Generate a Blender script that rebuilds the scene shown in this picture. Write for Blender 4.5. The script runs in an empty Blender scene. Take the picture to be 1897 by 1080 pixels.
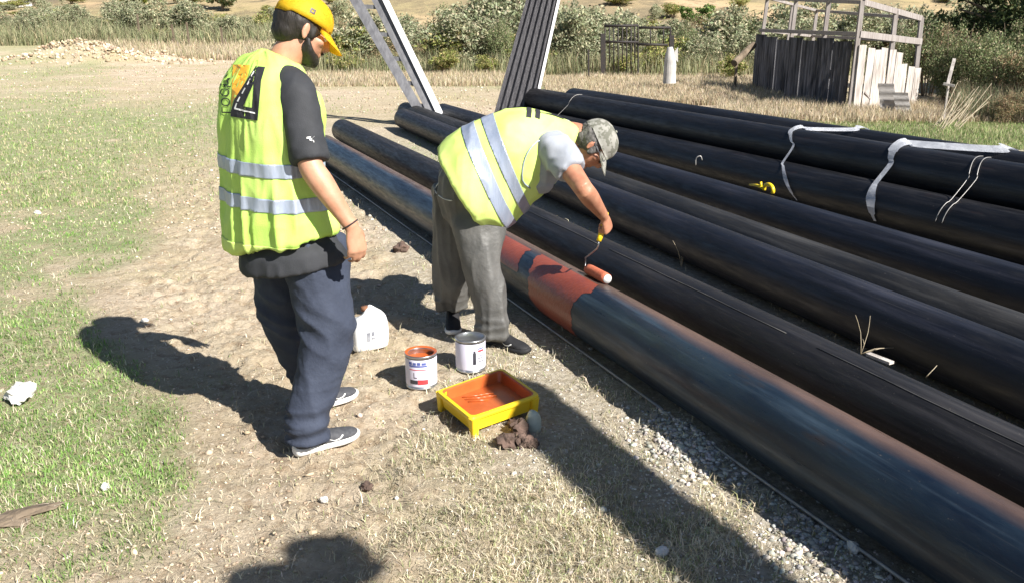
import bpy, bmesh, math, random
import numpy as np
from mathutils import Vector, Matrix, noise as mnoise
from mathutils.bvhtree import BVHTree

random.seed(7)
rng = np.random.default_rng(7)
S = bpy.context.scene
COL = S.collection
R = math.radians

# ------------------------------------------------------------------ camera
CAM_H = 1.65
FPX = 1600.0
PITCH = math.atan((540 - 48) / FPX)
cd = bpy.data.cameras.new('camera'); cam = bpy.data.objects.new('camera', cd); COL.objects.link(cam)
cd.sensor_fit = 'HORIZONTAL'; cd.sensor_width = 36.0; cd.lens = 36.0 * FPX / 1897.0
cd.clip_start = 0.05; cd.clip_end = 3000
cam.location = (0, 0, CAM_H); cam.rotation_euler = (math.pi / 2 - PITCH, 0, 0)
S.camera = cam

# ------------------------------------------------------------------ light
SUN_EL = R(39.3); SUN_H = (0.751, -0.661)
w = bpy.data.worlds.new('World'); S.world = w; w.use_nodes = True
nt = w.node_tree; nt.nodes.clear()
sky = nt.nodes.new('ShaderNodeTexSky'); sky.sky_type = 'NISHITA'; sky.sun_disc = False
sky.air_density = .8; sky.dust_density = .4; sky.sun_elevation = SUN_EL; sky.sun_rotation = math.atan2(SUN_H[0], SUN_H[1])
bg = nt.nodes.new('ShaderNodeBackground'); bg.inputs[1].default_value = 0.05
wo = nt.nodes.new('ShaderNodeOutputWorld')
nt.links.new(sky.outputs[0], bg.inputs[0]); nt.links.new(bg.outputs[0], wo.inputs[0])
sd = bpy.data.lights.new('sun', 'SUN'); so = bpy.data.objects.new('sun', sd); COL.objects.link(so)
sd.energy = 5.0; sd.angle = R(0.6); sd.color = (1.0, 0.955, 0.89)
so.rotation_euler = Vector((SUN_H[0] * math.cos(SUN_EL), SUN_H[1] * math.cos(SUN_EL), math.sin(SUN_EL))).to_track_quat('Z', 'Y').to_euler()
S.view_settings.view_transform = 'Standard'; S.view_settings.look = 'None'
S.view_settings.exposure = 1.08; S.view_settings.gamma = 1.0; S.view_settings.use_curve_mapping = False
S.render.engine = 'CYCLES'

# ------------------------------------------------------------------ helpers
CP, SP = math.cos(PITCH), math.sin(PITCH)
def ray(x, y):
    u = (x - 948.5) / FPX; v = (y - 540) / FPX
    return Vector((u, CP - v * SP, -SP - v * CP))
def at(x, y, z=0.0):                 # the point at height z seen at a measured place of the photograph
    r = ray(x, y); return Vector((0, 0, CAM_H)) + r * ((z - CAM_H) / r.z)
def PY(x, y, Y):                     # the point at distance Y
    r = ray(x, y); return Vector((0, 0, CAM_H)) + r * (Y / r.y)

def tag(o, label=None, cat=None, group=None, kind=None):
    if label: o['label'] = label
    if cat: o['category'] = cat
    if group: o['group'] = group
    if kind: o['kind'] = kind
    return o
def empty(name, loc=(0, 0, 0), **k):
    o = bpy.data.objects.new(name, None); COL.objects.link(o); o.location = loc; o.empty_display_size = .1
    tag(o, **k); bpy.context.view_layer.update(); return o
def link(name, me, mat=None, parent=None, loc=None):
    o = bpy.data.objects.new(name, me); COL.objects.link(o)
    if mat is not None and len(me.materials) == 0: me.materials.append(mat)
    if parent is not None:
        o.parent = parent
        # geometry is written in world coordinates: cancel the parent's placement
        o.matrix_parent_inverse = pm_world(parent).inverted()
    if loc is not None: o.location = loc
    return o
def pm_world(p):
    m = Matrix.LocRotScale(p.location, p.rotation_euler, p.scale)
    if p.parent is not None: m = pm_world(p.parent) @ p.matrix_parent_inverse @ m
    return m
def fin(bm, name, mat=None, parent=None, smooth=False, recenter=False):
    me = bpy.data.meshes.new(name); bmesh.ops.recalc_face_normals(bm, faces=bm.faces[:]); bm.to_mesh(me); bm.free()
    if smooth: me.polygons.foreach_set('use_smooth', [True] * len(me.polygons))
    loc = None
    if recenter and parent is None:
        n = len(me.vertices); a = np.empty(n * 3); me.vertices.foreach_get('co', a); a = a.reshape(-1, 3)
        c = (a.min(0) + a.max(0)) / 2; c[2] = a[:, 2].min(); a -= c
        me.vertices.foreach_set('co', a.ravel()); loc = c
    return link(name, me, mat, parent, loc)
def fast(name, V, F, mat=None, parent=None, col=None, smooth=False):
    """V (n,3), F (m,k): a mesh from arrays, with an optional colour per vertex"""
    V = np.ascontiguousarray(V, dtype=np.float32); me = bpy.data.meshes.new(name)
    Fs = F if isinstance(F, list) else [F]
    nl = sum(f.size for f in Fs); npoly = sum(len(f) for f in Fs)
    me.vertices.add(len(V)); me.vertices.foreach_set('co', V.ravel())
    me.loops.add(nl); me.loops.foreach_set('vertex_index', np.concatenate([f.ravel() for f in Fs]).astype(np.int32))
    me.polygons.add(npoly)
    tot = np.concatenate([np.full(len(f), f.shape[1], dtype=np.int32) for f in Fs])
    st = np.concatenate([[0], np.cumsum(tot)[:-1]]).astype(np.int32)
    me.polygons.foreach_set('loop_start', st); me.polygons.foreach_set('loop_total', tot)
    if smooth: me.polygons.foreach_set('use_smooth', np.ones(npoly, dtype=bool))
    me.update(calc_edges=True)
    if col is not None:
        a = me.color_attributes.new('col', 'FLOAT_COLOR', 'POINT')
        c = np.ones((len(V), 4), dtype=np.float32); c[:, :col.shape[1]] = col; a.data.foreach_set('color', c.ravel())
    return link(name, me, mat, parent)

def bx(bm, c, d, rot=None):
    m = Matrix.Translation(Vector(c)) @ (rot if rot is not None else Matrix.Identity(4)) @ Matrix.Diagonal((d[0], d[1], d[2], 1))
    bmesh.ops.create_cube(bm, size=1.0, matrix=m)
def beam(bm, a, b, wx, wz, up=Vector((0, 0, 1))):
    a = Vector(a); b = Vector(b); t = (b - a); L = t.length; t.normalize()
    s = t.cross(up)
    if s.length < 1e-4: s = Vector((1, 0, 0))
    s.normalize(); u = s.cross(t)
    m = Matrix((s, t, u)).transposed().to_4x4(); m.translation = (a + b) / 2
    bmesh.ops.create_cube(bm, size=1.0, matrix=m @ Matrix.Diagonal((wx, L, wz, 1)))
def ell(bm, c, r, rot=None, M=None, seg=20):
    m = Matrix.Translation(Vector(c)) @ (rot.to_4x4() if rot is not None else Matrix.Identity(4)) @ Matrix.Diagonal((r[0], r[1], r[2], 1))
    if M is not None: m = M @ m
    bmesh.ops.create_uvsphere(bm, u_segments=seg, v_segments=seg // 2 + 2, radius=1.0, matrix=m)
def crom(pts, n):
    """smooth curve through rows of numbers (points with radii)"""
    P = np.array(pts, dtype=float); out = []
    for i in range(len(P) - 1):
        p0 = P[max(i - 1, 0)]; p1 = P[i]; p2 = P[i + 1]; p3 = P[min(i + 2, len(P) - 1)]
        for k in range(n):
            t = k / n
            out.append(.5 * ((2 * p1) + (-p0 + p2) * t + (2 * p0 - 5 * p1 + 4 * p2 - p3) * t * t + (-p0 + 3 * p1 - 3 * p2 + p3) * t ** 3))
    out.append(P[-1]); return np.array(out)
def loft(bm, rows, side=(1, 0, 0), seg=20, sub=4, cap=True, M=None, power=2.0):
    """rows: x,y,z,a,b : ellipse half-axes a along `side`, b across it"""
    C = crom(rows, sub) if sub > 1 else np.array(rows, dtype=float)
    side = Vector(side); rings = []
    for i, c in enumerate(C):
        t = Vector(C[min(i + 1, len(C) - 1)][:3] - C[max(i - 1, 0)][:3])
        if t.length < 1e-9: t = Vector((0, 0, 1))
        t.normalize(); s = side - t * side.dot(t)
        if s.length < 1e-3: s = t.orthogonal()
        s.normalize(); u = t.cross(s); ring = []
        for k in range(seg):
            a = 2 * math.pi * k / seg; ca, sa = math.cos(a), math.sin(a)
            ca = math.copysign(abs(ca) ** (2 / power), ca); sa = math.copysign(abs(sa) ** (2 / power), sa)
            p = Vector(c[:3]) + s * (ca * c[3]) + u * (sa * c[4])
            if M is not None: p = M @ p
            ring.append(bm.verts.new(p))
        rings.append(ring)
    for i in range(len(rings) - 1):
        for k in range(seg):
            bm.faces.new((rings[i][k], rings[i][(k + 1) % seg], rings[i + 1][(k + 1) % seg], rings[i + 1][k]))
    if cap:
        bm.faces.new(rings[0][::-1]); bm.faces.new(rings[-1])
    return rings
def tube(bm, pts, r, seg=8, sub=1, M=None):
    rows = [(p[0], p[1], p[2], r if not isinstance(r, (list, tuple)) else r[i], r if not isinstance(r, (list, tuple)) else r[i]) for i, p in enumerate(pts)]
    loft(bm, rows, side=(.31, .17, .93), seg=seg, sub=sub, M=M)

def hsh(ix, iy, iz):
    n = (ix * 374761393 + iy * 668265263 + iz * 2147483647 + 1013904223) & 0xffffffff
    n = ((n ^ (n >> 13)) * 1274126177) & 0xffffffff; n = n ^ (n >> 16)
    return (n & 0xffffff) / float(0xffffff)
def vn(x, y, z=0.0):                     # value noise 0..1, numpy
    x = np.asarray(x, dtype=float); y = np.asarray(y, dtype=float) + 0 * x; z = np.asarray(z, dtype=float) + 0 * x
    ix = np.floor(x).astype(np.int64); iy = np.floor(y).astype(np.int64); iz = np.floor(z).astype(np.int64)
    fx = x - ix; fy = y - iy; fz = z - iz
    fx = fx * fx * (3 - 2 * fx); fy = fy * fy * (3 - 2 * fy); fz = fz * fz * (3 - 2 * fz)
    def h(a, b, c): return hsh(ix + a, iy + b, iz + c)
    x00 = h(0, 0, 0) * (1 - fx) + h(1, 0, 0) * fx; x10 = h(0, 1, 0) * (1 - fx) + h(1, 1, 0) * fx
    x01 = h(0, 0, 1) * (1 - fx) + h(1, 0, 1) * fx; x11 = h(0, 1, 1) * (1 - fx) + h(1, 1, 1) * fx
    return (x00 * (1 - fy) + x10 * fy) * (1 - fz) + (x01 * (1 - fy) + x11 * fy) * fz
def fbm(x, y, z=0.0, o=4):
    s = 0; a = .5; t = 0
    for k in range(o):
        s = s + a * vn(x * 2 ** k + 17.3 * k, y * 2 ** k + 5.1 * k, z * 2 ** k); t += a; a *= .5
    return s / t
def sm(a, b, x):
    t = np.clip((x - a) / (b - a), 0, 1); return t * t * (3 - 2 * t)

# ---- remeshed organic surfaces
def solid(bm, name, mat, parent, vox=.008, smooth=6, disp=None):
    me = bpy.data.meshes.new(name + '_src'); bmesh.ops.recalc_face_normals(bm, faces=bm.faces[:]); bm.to_mesh(me); bm.free()
    o = bpy.data.objects.new('src', me); COL.objects.link(o)
    md = o.modifiers.new('r', 'REMESH'); md.mode = 'VOXEL'; md.voxel_size = vox; md.use_smooth_shade = True
    dg = bpy.context.evaluated_depsgraph_get(); dg.update()
    m2 = bpy.data.meshes.new_from_object(o.evaluated_get(dg)); bpy.data.objects.remove(o); bpy.data.meshes.remove(me)
    m2.name = name; n = len(m2.vertices); co = np.empty(n * 3); m2.vertices.foreach_get('co', co); co = co.reshape(-1, 3)
    e = np.empty(len(m2.edges) * 2, dtype=np.int64); m2.edges.foreach_get('vertices', e); e = e.reshape(-1, 2)
    deg = np.bincount(e.ravel(), minlength=n).astype(float)[:, None] + 1e-9
    for _ in range(smooth):
        acc = np.zeros_like(co)
        for d in range(3):
            acc[:, d] = np.bincount(e[:, 0], co[e[:, 1], d], n) + np.bincount(e[:, 1], co[e[:, 0], d], n)
        co = co * .4 + acc / deg * .6
    m2.vertices.foreach_set('co', co.ravel()); m2.update()
    if disp is not None:
        nr = np.empty(n * 3); m2.vertices.foreach_get('normal', nr); nr = nr.reshape(-1, 3)
        co = co + nr * disp(co, nr)[:, None]; m2.vertices.foreach_set('co', co.ravel()); m2.update()
    m2.polygons.foreach_set('use_smooth', [True] * len(m2.polygons)); m2.materials.clear()
    return link(name, m2, mat, parent)
def bvh_of(o):
    bm = bmesh.new(); bm.from_mesh(o.data); t = BVHTree.FromBMesh(bm); bm.free(); return t
def slice_band(o, p0, n0, p1, n1, name, mat, parent, off=.0025):
    """the strip of surface between two planes, lifted off it: a sewn-on tape"""
    bm = bmesh.new(); bm.from_mesh(o.data)
    for p, n in ((p0, n0), (p1, n1)):
        g = bm.verts[:] + bm.edges[:] + bm.faces[:]
        bmesh.ops.bisect_plane(bm, geom=g, plane_co=Vector(p), plane_no=Vector(n), clear_outer=True)
    bm.normal_update()
    for v in bm.verts: v.co += v.normal * off
    r = bmesh.ops.extrude_face_region(bm, geom=bm.faces[:])
    for v in [g for g in r['geom'] if isinstance(g, bmesh.types.BMVert)]: v.co += v.normal * .0006
    me = bpy.data.meshes.new(name); bm.to_mesh(me); bm.free(); me.polygons.foreach_set('use_smooth', [True] * len(me.polygons)); me.materials.clear()
    return link(name, me, mat, parent)
def decal(polys, origin, ux, uy, bvh, name, mat, parent, off=.003, maxd=.6):
    """flat outlines (in metres) laid on a surface: printed or sewn marks"""
    ux = Vector(ux).normalized(); uy = Vector(uy).normalized(); n = ux.cross(uy).normalized(); origin = Vector(origin)
    bm = bmesh.new()
    for poly in polys:
        vs = [bm.verts.new((p[0], p[1], 0)) for p in poly]
        try: bm.faces.new(vs)
        except Exception: pass
    bmesh.ops.triangulate(bm, faces=bm.faces[:])
    for _ in range(3):
        le = [e for e in bm.edges if e.calc_length() > .018]
        if le: bmesh.ops.subdivide_edges(bm, edges=le, cuts=1, use_grid_fill=False); bmesh.ops.triangulate(bm, faces=bm.faces[:])
    for v in bm.verts:
        p = origin + ux * v.co.x + uy * v.co.y + n * .35
        hit, nn, _, _ = bvh.ray_cast(p, -n, maxd + .35)
        if hit is None:
            hit, nn, _, _ = bvh.find_nearest(p - n * .35)
        v.co = hit + n * off
    me = bpy.data.meshes.new(name); bm.to_mesh(me); bm.free(); me.materials.clear()
    return link(name, me, mat, parent)
def hitpx(bv, x, y, off=.003):
    o = Vector((0, 0, CAM_H)); d = ray(x, y).normalized(); h, n, _, _ = bv.ray_cast(o, d)
    if h is None: h, n, _, _ = bv.find_nearest(o + d * 4.6)
    return h + n * off
def textpolys(s, size):
    cu = bpy.data.curves.new('t', 'FONT'); cu.body = s; cu.size = size; cu.resolution_u = 3
    o = bpy.data.objects.new('t', cu); COL.objects.link(o); dg = bpy.context.evaluated_depsgraph_get(); dg.update()
    me = bpy.data.meshes.new_from_object(o.evaluated_get(dg)); out = [[tuple(me.vertices[i].co[:2]) for i in p.vertices] for p in me.polygons]
    bpy.data.objects.remove(o); bpy.data.meshes.remove(me); return out

# ------------------------------------------------------------------ materials
def rgb(c): return (c[0], c[1], c[2], 1)
def mat(name, c1, c2=None, scale=8.0, rough=.7, metal=0.0, bump=0.0, bscale=40.0, stretch=(1, 1, 1), spec=.5, detail=6, sss=0, lo=.35, hi=.65, coat=0, trans=0, attr=False, backlit=0):
    m = bpy.data.materials.new(name); m.use_nodes = True; t = m.node_tree; N = t.nodes; L = t.links
    b = N['Principled BSDF']; b.inputs['Roughness'].default_value = rough; b.inputs['Metallic'].default_value = metal
    b.inputs['Specular IOR Level'].default_value = spec; b.inputs['Coat Weight'].default_value = coat
    b.inputs['Base Color'].default_value = rgb(c1)
    tc = N.new('ShaderNodeTexCoord'); mp = N.new('ShaderNodeMapping'); mp.inputs['Scale'].default_value = stretch
    L.new(tc.outputs['Object'], mp.inputs[0])
    if attr:
        at_ = N.new('ShaderNodeAttribute'); at_.attribute_name = 'col'; L.new(at_.outputs['Color'], b.inputs['Base Color'])
    elif c2 is not None:
        n = N.new('ShaderNodeTexNoise'); n.inputs['Scale'].default_value = scale; n.inputs['Detail'].default_value = detail; n.inputs['Roughness'].default_value = .62
        L.new(mp.outputs[0], n.inputs['Vector'])
        r = N.new('ShaderNodeMapRange'); r.inputs[1].default_value = lo; r.inputs[2].default_value = hi; L.new(n.outputs[0], r.inputs[0])
        mx = N.new('ShaderNodeMix'); mx.data_type = 'RGBA'; mx.inputs['A'].default_value = rgb(c1); mx.inputs['B'].default_value = rgb(c2)
        L.new(r.outputs[0], mx.inputs['Factor']); L.new(mx.outputs['Result'], b.inputs['Base Color'])
    if bump:
        n2 = N.new('ShaderNodeTexNoise'); n2.inputs['Scale'].default_value = bscale; n2.inputs['Detail'].default_value = 5; L.new(mp.outputs[0], n2.inputs['Vector'])
        bp = N.new('ShaderNodeBump'); bp.inputs['Strength'].default_value = 1; bp.inputs['Distance'].default_value = bump
        L.new(n2.outputs[0], bp.inputs['Height']); L.new(bp.outputs[0], b.inputs['Normal'])
    if backlit:
        tr = N.new('ShaderNodeBsdfTranslucent'); ms = N.new('ShaderNodeMixShader'); ms.inputs[0].default_value = backlit
        src = b.inputs['Base Color'].links
        if src: L.new(src[0].from_socket, tr.inputs[0])
        else: tr.inputs[0].default_value = rgb(c1)
        L.new(b.outputs[0], ms.inputs[1]); L.new(tr.outputs[0], ms.inputs[2]); L.new(ms.outputs[0], N['Material Output'].inputs[0])
    return m

M = {}
M['blade'] = mat('grass_blades', (.2, .2, .1), rough=.75, attr=True, backlit=.3, spec=.2)
M['leaf'] = mat('leaves', (.1, .12, .05), rough=.65, attr=True, backlit=.25, spec=.25)
M['stone'] = mat('stones', (.4, .36, .3), rough=.9, attr=True, spec=.2)
M['soil'] = mat('dry_clay', (.40, .30, .20), (.52, .42, .30), scale=5, rough=.95, bump=.01, bscale=30, spec=.1)
M['bark'] = mat('bark', (.10, .075, .05), (.22, .17, .12), scale=6, stretch=(1, 1, .2), rough=.95, bump=.01, bscale=40)
M['vest'] = mat('lime_vest', (.50, .78, .14), (.62, .85, .22), scale=5, rough=.6, bump=.0012, bscale=220, backlit=.12, spec=.3)
M['vest_b'] = mat('yellow_lime_vest', (.62, .82, .18), (.72, .88, .28), scale=5, rough=.6, bump=.0012, bscale=220, backlit=.12, spec=.3)
M['tape'] = mat('reflective_tape', (.34, .40, .52), (.42, .47, .58), scale=14, rough=.35, metal=.35, bump=.003, bscale=30, stretch=(1.6, 1.6, .4))
M['tee_dark'] = mat('charcoal_jersey', (.020, .022, .026), (.032, .034, .040), scale=10, rough=.8, bump=.001, bscale=260)
M['tee_grey'] = mat('pale_grey_jersey', (.27, .29, .33), (.34, .36, .40), scale=7, rough=.85, bump=.001, bscale=260)
M['pants_blue'] = mat('blue_grey_sweatpants', (.022, .029, .050), (.036, .046, .074), scale=8, rough=.85, bump=.003, bscale=60)
M['pants_grey'] = mat('grey_green_trousers', (.075, .074, .07), (.125, .122, .115), scale=6, rough=.55, bump=.003, bscale=50)
M['black'] = mat('black_fabric', (.012, .012, .015), (.022, .022, .026), scale=20, rough=.8, bump=.001, bscale=150)
M['skin'] = mat('skin', (.42, .20, .12), (.52, .28, .18), scale=16, rough=.5, bump=.0006, bscale=200)
M['skin_b'] = mat('tanned_skin', (.36, .15, .09), (.47, .23, .14), scale=16, rough=.48, bump=.0008, bscale=160)
M['hair'] = mat('dark_hair', (.010, .008, .006), (.022, .017, .013), scale=60, stretch=(1, 1, .2), rough=.6, bump=.003, bscale=120)
M['hair_g'] = mat('greying_hair', (.03, .028, .026), (.16, .15, .14), scale=60, stretch=(1, 1, .3), rough=.7, bump=.003, bscale=120)
M['cap_y'] = mat('yellow_cap', (.86, .56, .015), (.90, .62, .03), scale=9, rough=.65, bump=.0006, bscale=300)
M['cap_c'] = mat('camouflage_cap', (.52, .51, .46), (.28, .28, .23), scale=26, rough=.85, lo=.47, hi=.53, detail=2)
M['white_pl'] = mat('white_plastic', (.78, .78, .78), (.70, .71, .72), scale=7, rough=.4)
M['sole'] = mat('white_foam_sole', (.78, .78, .76), (.62, .61, .58), scale=12, rough=.6)
M['shoe'] = mat('grey_knit_shoe', (.04, .042, .05), (.07, .072, .08), scale=40, rough=.8, bump=.001, bscale=300)
M['shoe_b'] = mat('black_shoe', (.008, .008, .01), (.016, .016, .018), scale=40, rough=.75)
M['orange'] = mat('primer_paint', (.40, .085, .020), (.50, .12, .030), scale=10, rough=.3, bump=.0015, bscale=22, lo=.3, hi=.7)
M['primer'] = mat('dried_primer', (.20, .044, .026), (.29, .068, .036), scale=5, stretch=(1, 1, 1), rough=.36, bump=.0025, bscale=45, lo=.3, hi=.7)
M['roller'] = mat('soaked_roller', (.46, .12, .06), (.52, .15, .08), scale=30, rough=.7, bump=.003, bscale=120)
M['yellow_pl'] = mat('yellow_plastic', (.86, .62, .02), (.82, .55, .015), scale=9, rough=.38)
M['yellow_tray'] = mat('paint_smeared_yellow_plastic', (.84, .56, .02), (.50, .13, .03), scale=11, rough=.4, lo=.60, hi=.64)
M['tin'] = mat('tin_plate', (.55, .56, .58), (.40, .41, .43), scale=9, rough=.3, metal=.9)
M['tinlabel'] = mat('paper_label', (.64, .62, .74), (.72, .70, .80), scale=6, rough=.45)
M['ink_blue'] = mat('blue_ink', (.08, .11, .32), (.10, .13, .36), scale=30, rough=.5)
M['ink_red'] = mat('red_ink', (.50, .04, .05), (.55, .06, .07), scale=30, rough=.5)
M['ink_dark'] = mat('dark_ink', (.03, .03, .04), (.05, .05, .06), scale=30, rough=.5)
M['ink_orange'] = mat('orange_ink', (.86, .40, .03), (.80, .46, .05), scale=12, rough=.6)
M['strap'] = mat('white_webbing', (.72, .74, .78), (.48, .50, .55), scale=9, rough=.7, bump=.003, bscale=40)
M['wire'] = mat('galvanised_wire', (.35, .34, .33), (.25, .24, .23), scale=20, rough=.5, metal=.5)
M['panel'] = mat('corrugated_slate', (.085, .082, .092), (.16, .155, .165), scale=4, stretch=(6, 6, .6), rough=.8, bump=.002, bscale=60)
M['channel'] = mat('galvanised_sheet', (.17, .17, .18), (.10, .10, .11), scale=5, stretch=(3, 3, .8), rough=.6, metal=.2, bump=.002, bscale=20)
M['flange'] = mat('bare_bright_metal', (.72, .72, .72), (.62, .62, .63), scale=8, rough=.5)
M['gate'] = mat('black_iron', (.015, .014, .015), (.035, .025, .02), scale=20, rough=.7)
M['oldwood'] = mat('silver_grey_timber', (.20, .17, .155), (.36, .33, .31), scale=5, stretch=(5, 5, .5), rough=.9, bump=.004, bscale=50, lo=.3, hi=.7)
M['palewood'] = mat('bleached_boards', (.20, .17, .15), (.52, .48, .44), scale=4, stretch=(3, 3, .5), rough=.9, bump=.004, bscale=40, lo=.3, hi=.6)
M['slate'] = mat('weathered_slate', (.07, .07, .075), (.24, .24, .26), scale=2.5, stretch=(3, 3, .5), rough=.85, bump=.003, bscale=30)
M['asbestos'] = mat('pale_fibre_cement', (.40, .38, .36), (.56, .54, .51), scale=5, rough=.9, bump=.002, bscale=50)
M['rust'] = mat('rusty_iron', (.10, .05, .03), (.20, .09, .045), scale=12, rough=.85)
M['strap_grey'] = mat('faded_grey_ink', (.16, .17, .20), (.30, .31, .34), scale=30, rough=.5)
M['seam'] = mat('scraped_seam', (.09, .085, .08), (.03, .03, .03), scale=5, rough=.6)
M['mesh'] = mat('chicken_wire', (.22, .22, .2), rough=.7)

def steel(name, base, base2, rust, rust_amt, rough=.42, stripe=None):
    """mill-finished steel pipe: streaks run along the pipe (local X)"""
    m = bpy.data.materials.new(name); m.use_nodes = True; t = m.node_tree; N = t.nodes; L = t.links
    b = N['Principled BSDF']; tc = N.new('ShaderNodeTexCoord')
    def noise(sc, st, det=6, ro=.6):
        mp = N.new('ShaderNodeMapping'); mp.inputs['Scale'].default_value = st; L.new(tc.outputs['Object'], mp.inputs[0])
        n = N.new('ShaderNodeTexNoise'); n.inputs['Scale'].default_value = sc; n.inputs['Detail'].default_value = det; n.inputs['Roughness'].default_value = ro
        L.new(mp.outputs[0], n.inputs['Vector']); return n.outputs[0]
    def rng_(s, a, b_, c=0.0, d=1.0):
        r = N.new('ShaderNodeMapRange'); L.new(s, r.inputs[0]); r.inputs[1].default_value = a; r.inputs[2].default_value = b_; r.inputs[3].default_value = c; r.inputs[4].default_value = d; return r.outputs[0]
    def mix(f, a, b_):
        x = N.new('ShaderNodeMix'); x.data_type = 'RGBA'
        if isinstance(f, float): x.inputs['Factor'].default_value = f
        else: L.new(f, x.inputs['Factor'])
        for k, v in (('A', a), ('B', b_)):
            if isinstance(v, tuple): x.inputs[k].default_value = rgb(v)
            else: L.new(v, x.inputs[k])
        return x.outputs['Result']
    big = rng_(noise(3.0, (.5, 1.6, 1.6)), .38, .64); c = mix(big, base, base2)
    str_ = rng_(noise(9.0, (.12, 2.5, 2.5)), .5, .72); c = mix(str_, c, tuple(min(1, x * 1.7 + .01) for x in base2))
    ru = rng_(noise(4.0, (.35, 1.5, 1.5), 8, .7), .70 - rust_amt, .80 - rust_amt * .6); c = mix(ru, c, rust)
    scr = rng_(noise(26, (.03, 3.5, 3.5), 3), .66, .74, 0, .35); c = mix(scr, c, (.10, .095, .09)); dsp = rng_(noise(70, (1, 1, 1), 2), .70, .78, 0, .6); c = mix(dsp, c, (.14, .125, .11))
    if stripe is not None:       # a lengthwise rusty zone, at a side of the pipe given by the local angle
        sx = N.new('ShaderNodeSeparateXYZ'); L.new(tc.outputs['Object'], sx.inputs[0])
        an = N.new('ShaderNodeMath'); an.operation = 'ARCTAN2'; L.new(sx.outputs['Z'], an.inputs[0]); L.new(sx.outputs['Y'], an.inputs[1])
        w_ = N.new('ShaderNodeMath'); w_.operation = 'MULTIPLY_ADD'; L.new(noise(3.5, (.5, 1, 1)), w_.inputs[0]); w_.inputs[1].default_value = .35; L.new(an.outputs[0], w_.inputs[2])
        f0 = rng_(w_.outputs[0], stripe[0] - .22, stripe[0] + .10, 1.0, 0.0); fq = rng_(an.outputs[0], -.9, -.4, 0.0, 1.0)
        fm_ = N.new('ShaderNodeMath'); fm_.operation = 'MULTIPLY'; L.new(f0, fm_.inputs[0]); L.new(fq, fm_.inputs[1]); f1 = fm_.outputs[0]
        c = mix(f1, c, mix(big, stripe[2], stripe[3]))
    L.new(c, b.inputs['Base Color'])
    sc = noise(30, (.2, 1.5, 1.5)); L.new(rng_(sc, .3, .7, rough - .12, rough + .18), b.inputs['Roughness'])
    b.inputs['Specular IOR Level'].default_value = .42
    bp = N.new('ShaderNodeBump'); bp.inputs['Distance'].default_value = .0012; L.new(noise(55, (.5, 1, 1)), bp.inputs['Height']); L.new(bp.outputs[0], b.inputs['Normal'])
    return m
M['steel_front'] = steel('blue_grey_steel', (.006, .012, .024), (.018, .032, .048), (.035, .026, .022), .10, .36, stripe=(1.95, 0, (.060, .038, .031), (.115, .072, .057)))  # blue in the base colours paints in reflected sky
M['steel_dark'] = steel('dark_steel', (.005, .005, .006), (.014, .013, .014), (.03, .024, .021), .08, .5)
M['steel_blue'] = steel('blue_black_steel', (.0035, .0045, .008), (.010, .011, .018), (.022, .018, .017), .08, .5)
M['steel_grey'] = steel('grey_scuffed_steel', (.008, .008, .009), (.022, .021, .020), (.04, .032, .027), .1, .55)
M['steel_tar'] = steel('black_coated_steel', (.0025, .0025, .0035), (.007, .007, .009), (.03, .014, .012), .08, .45)

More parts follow.
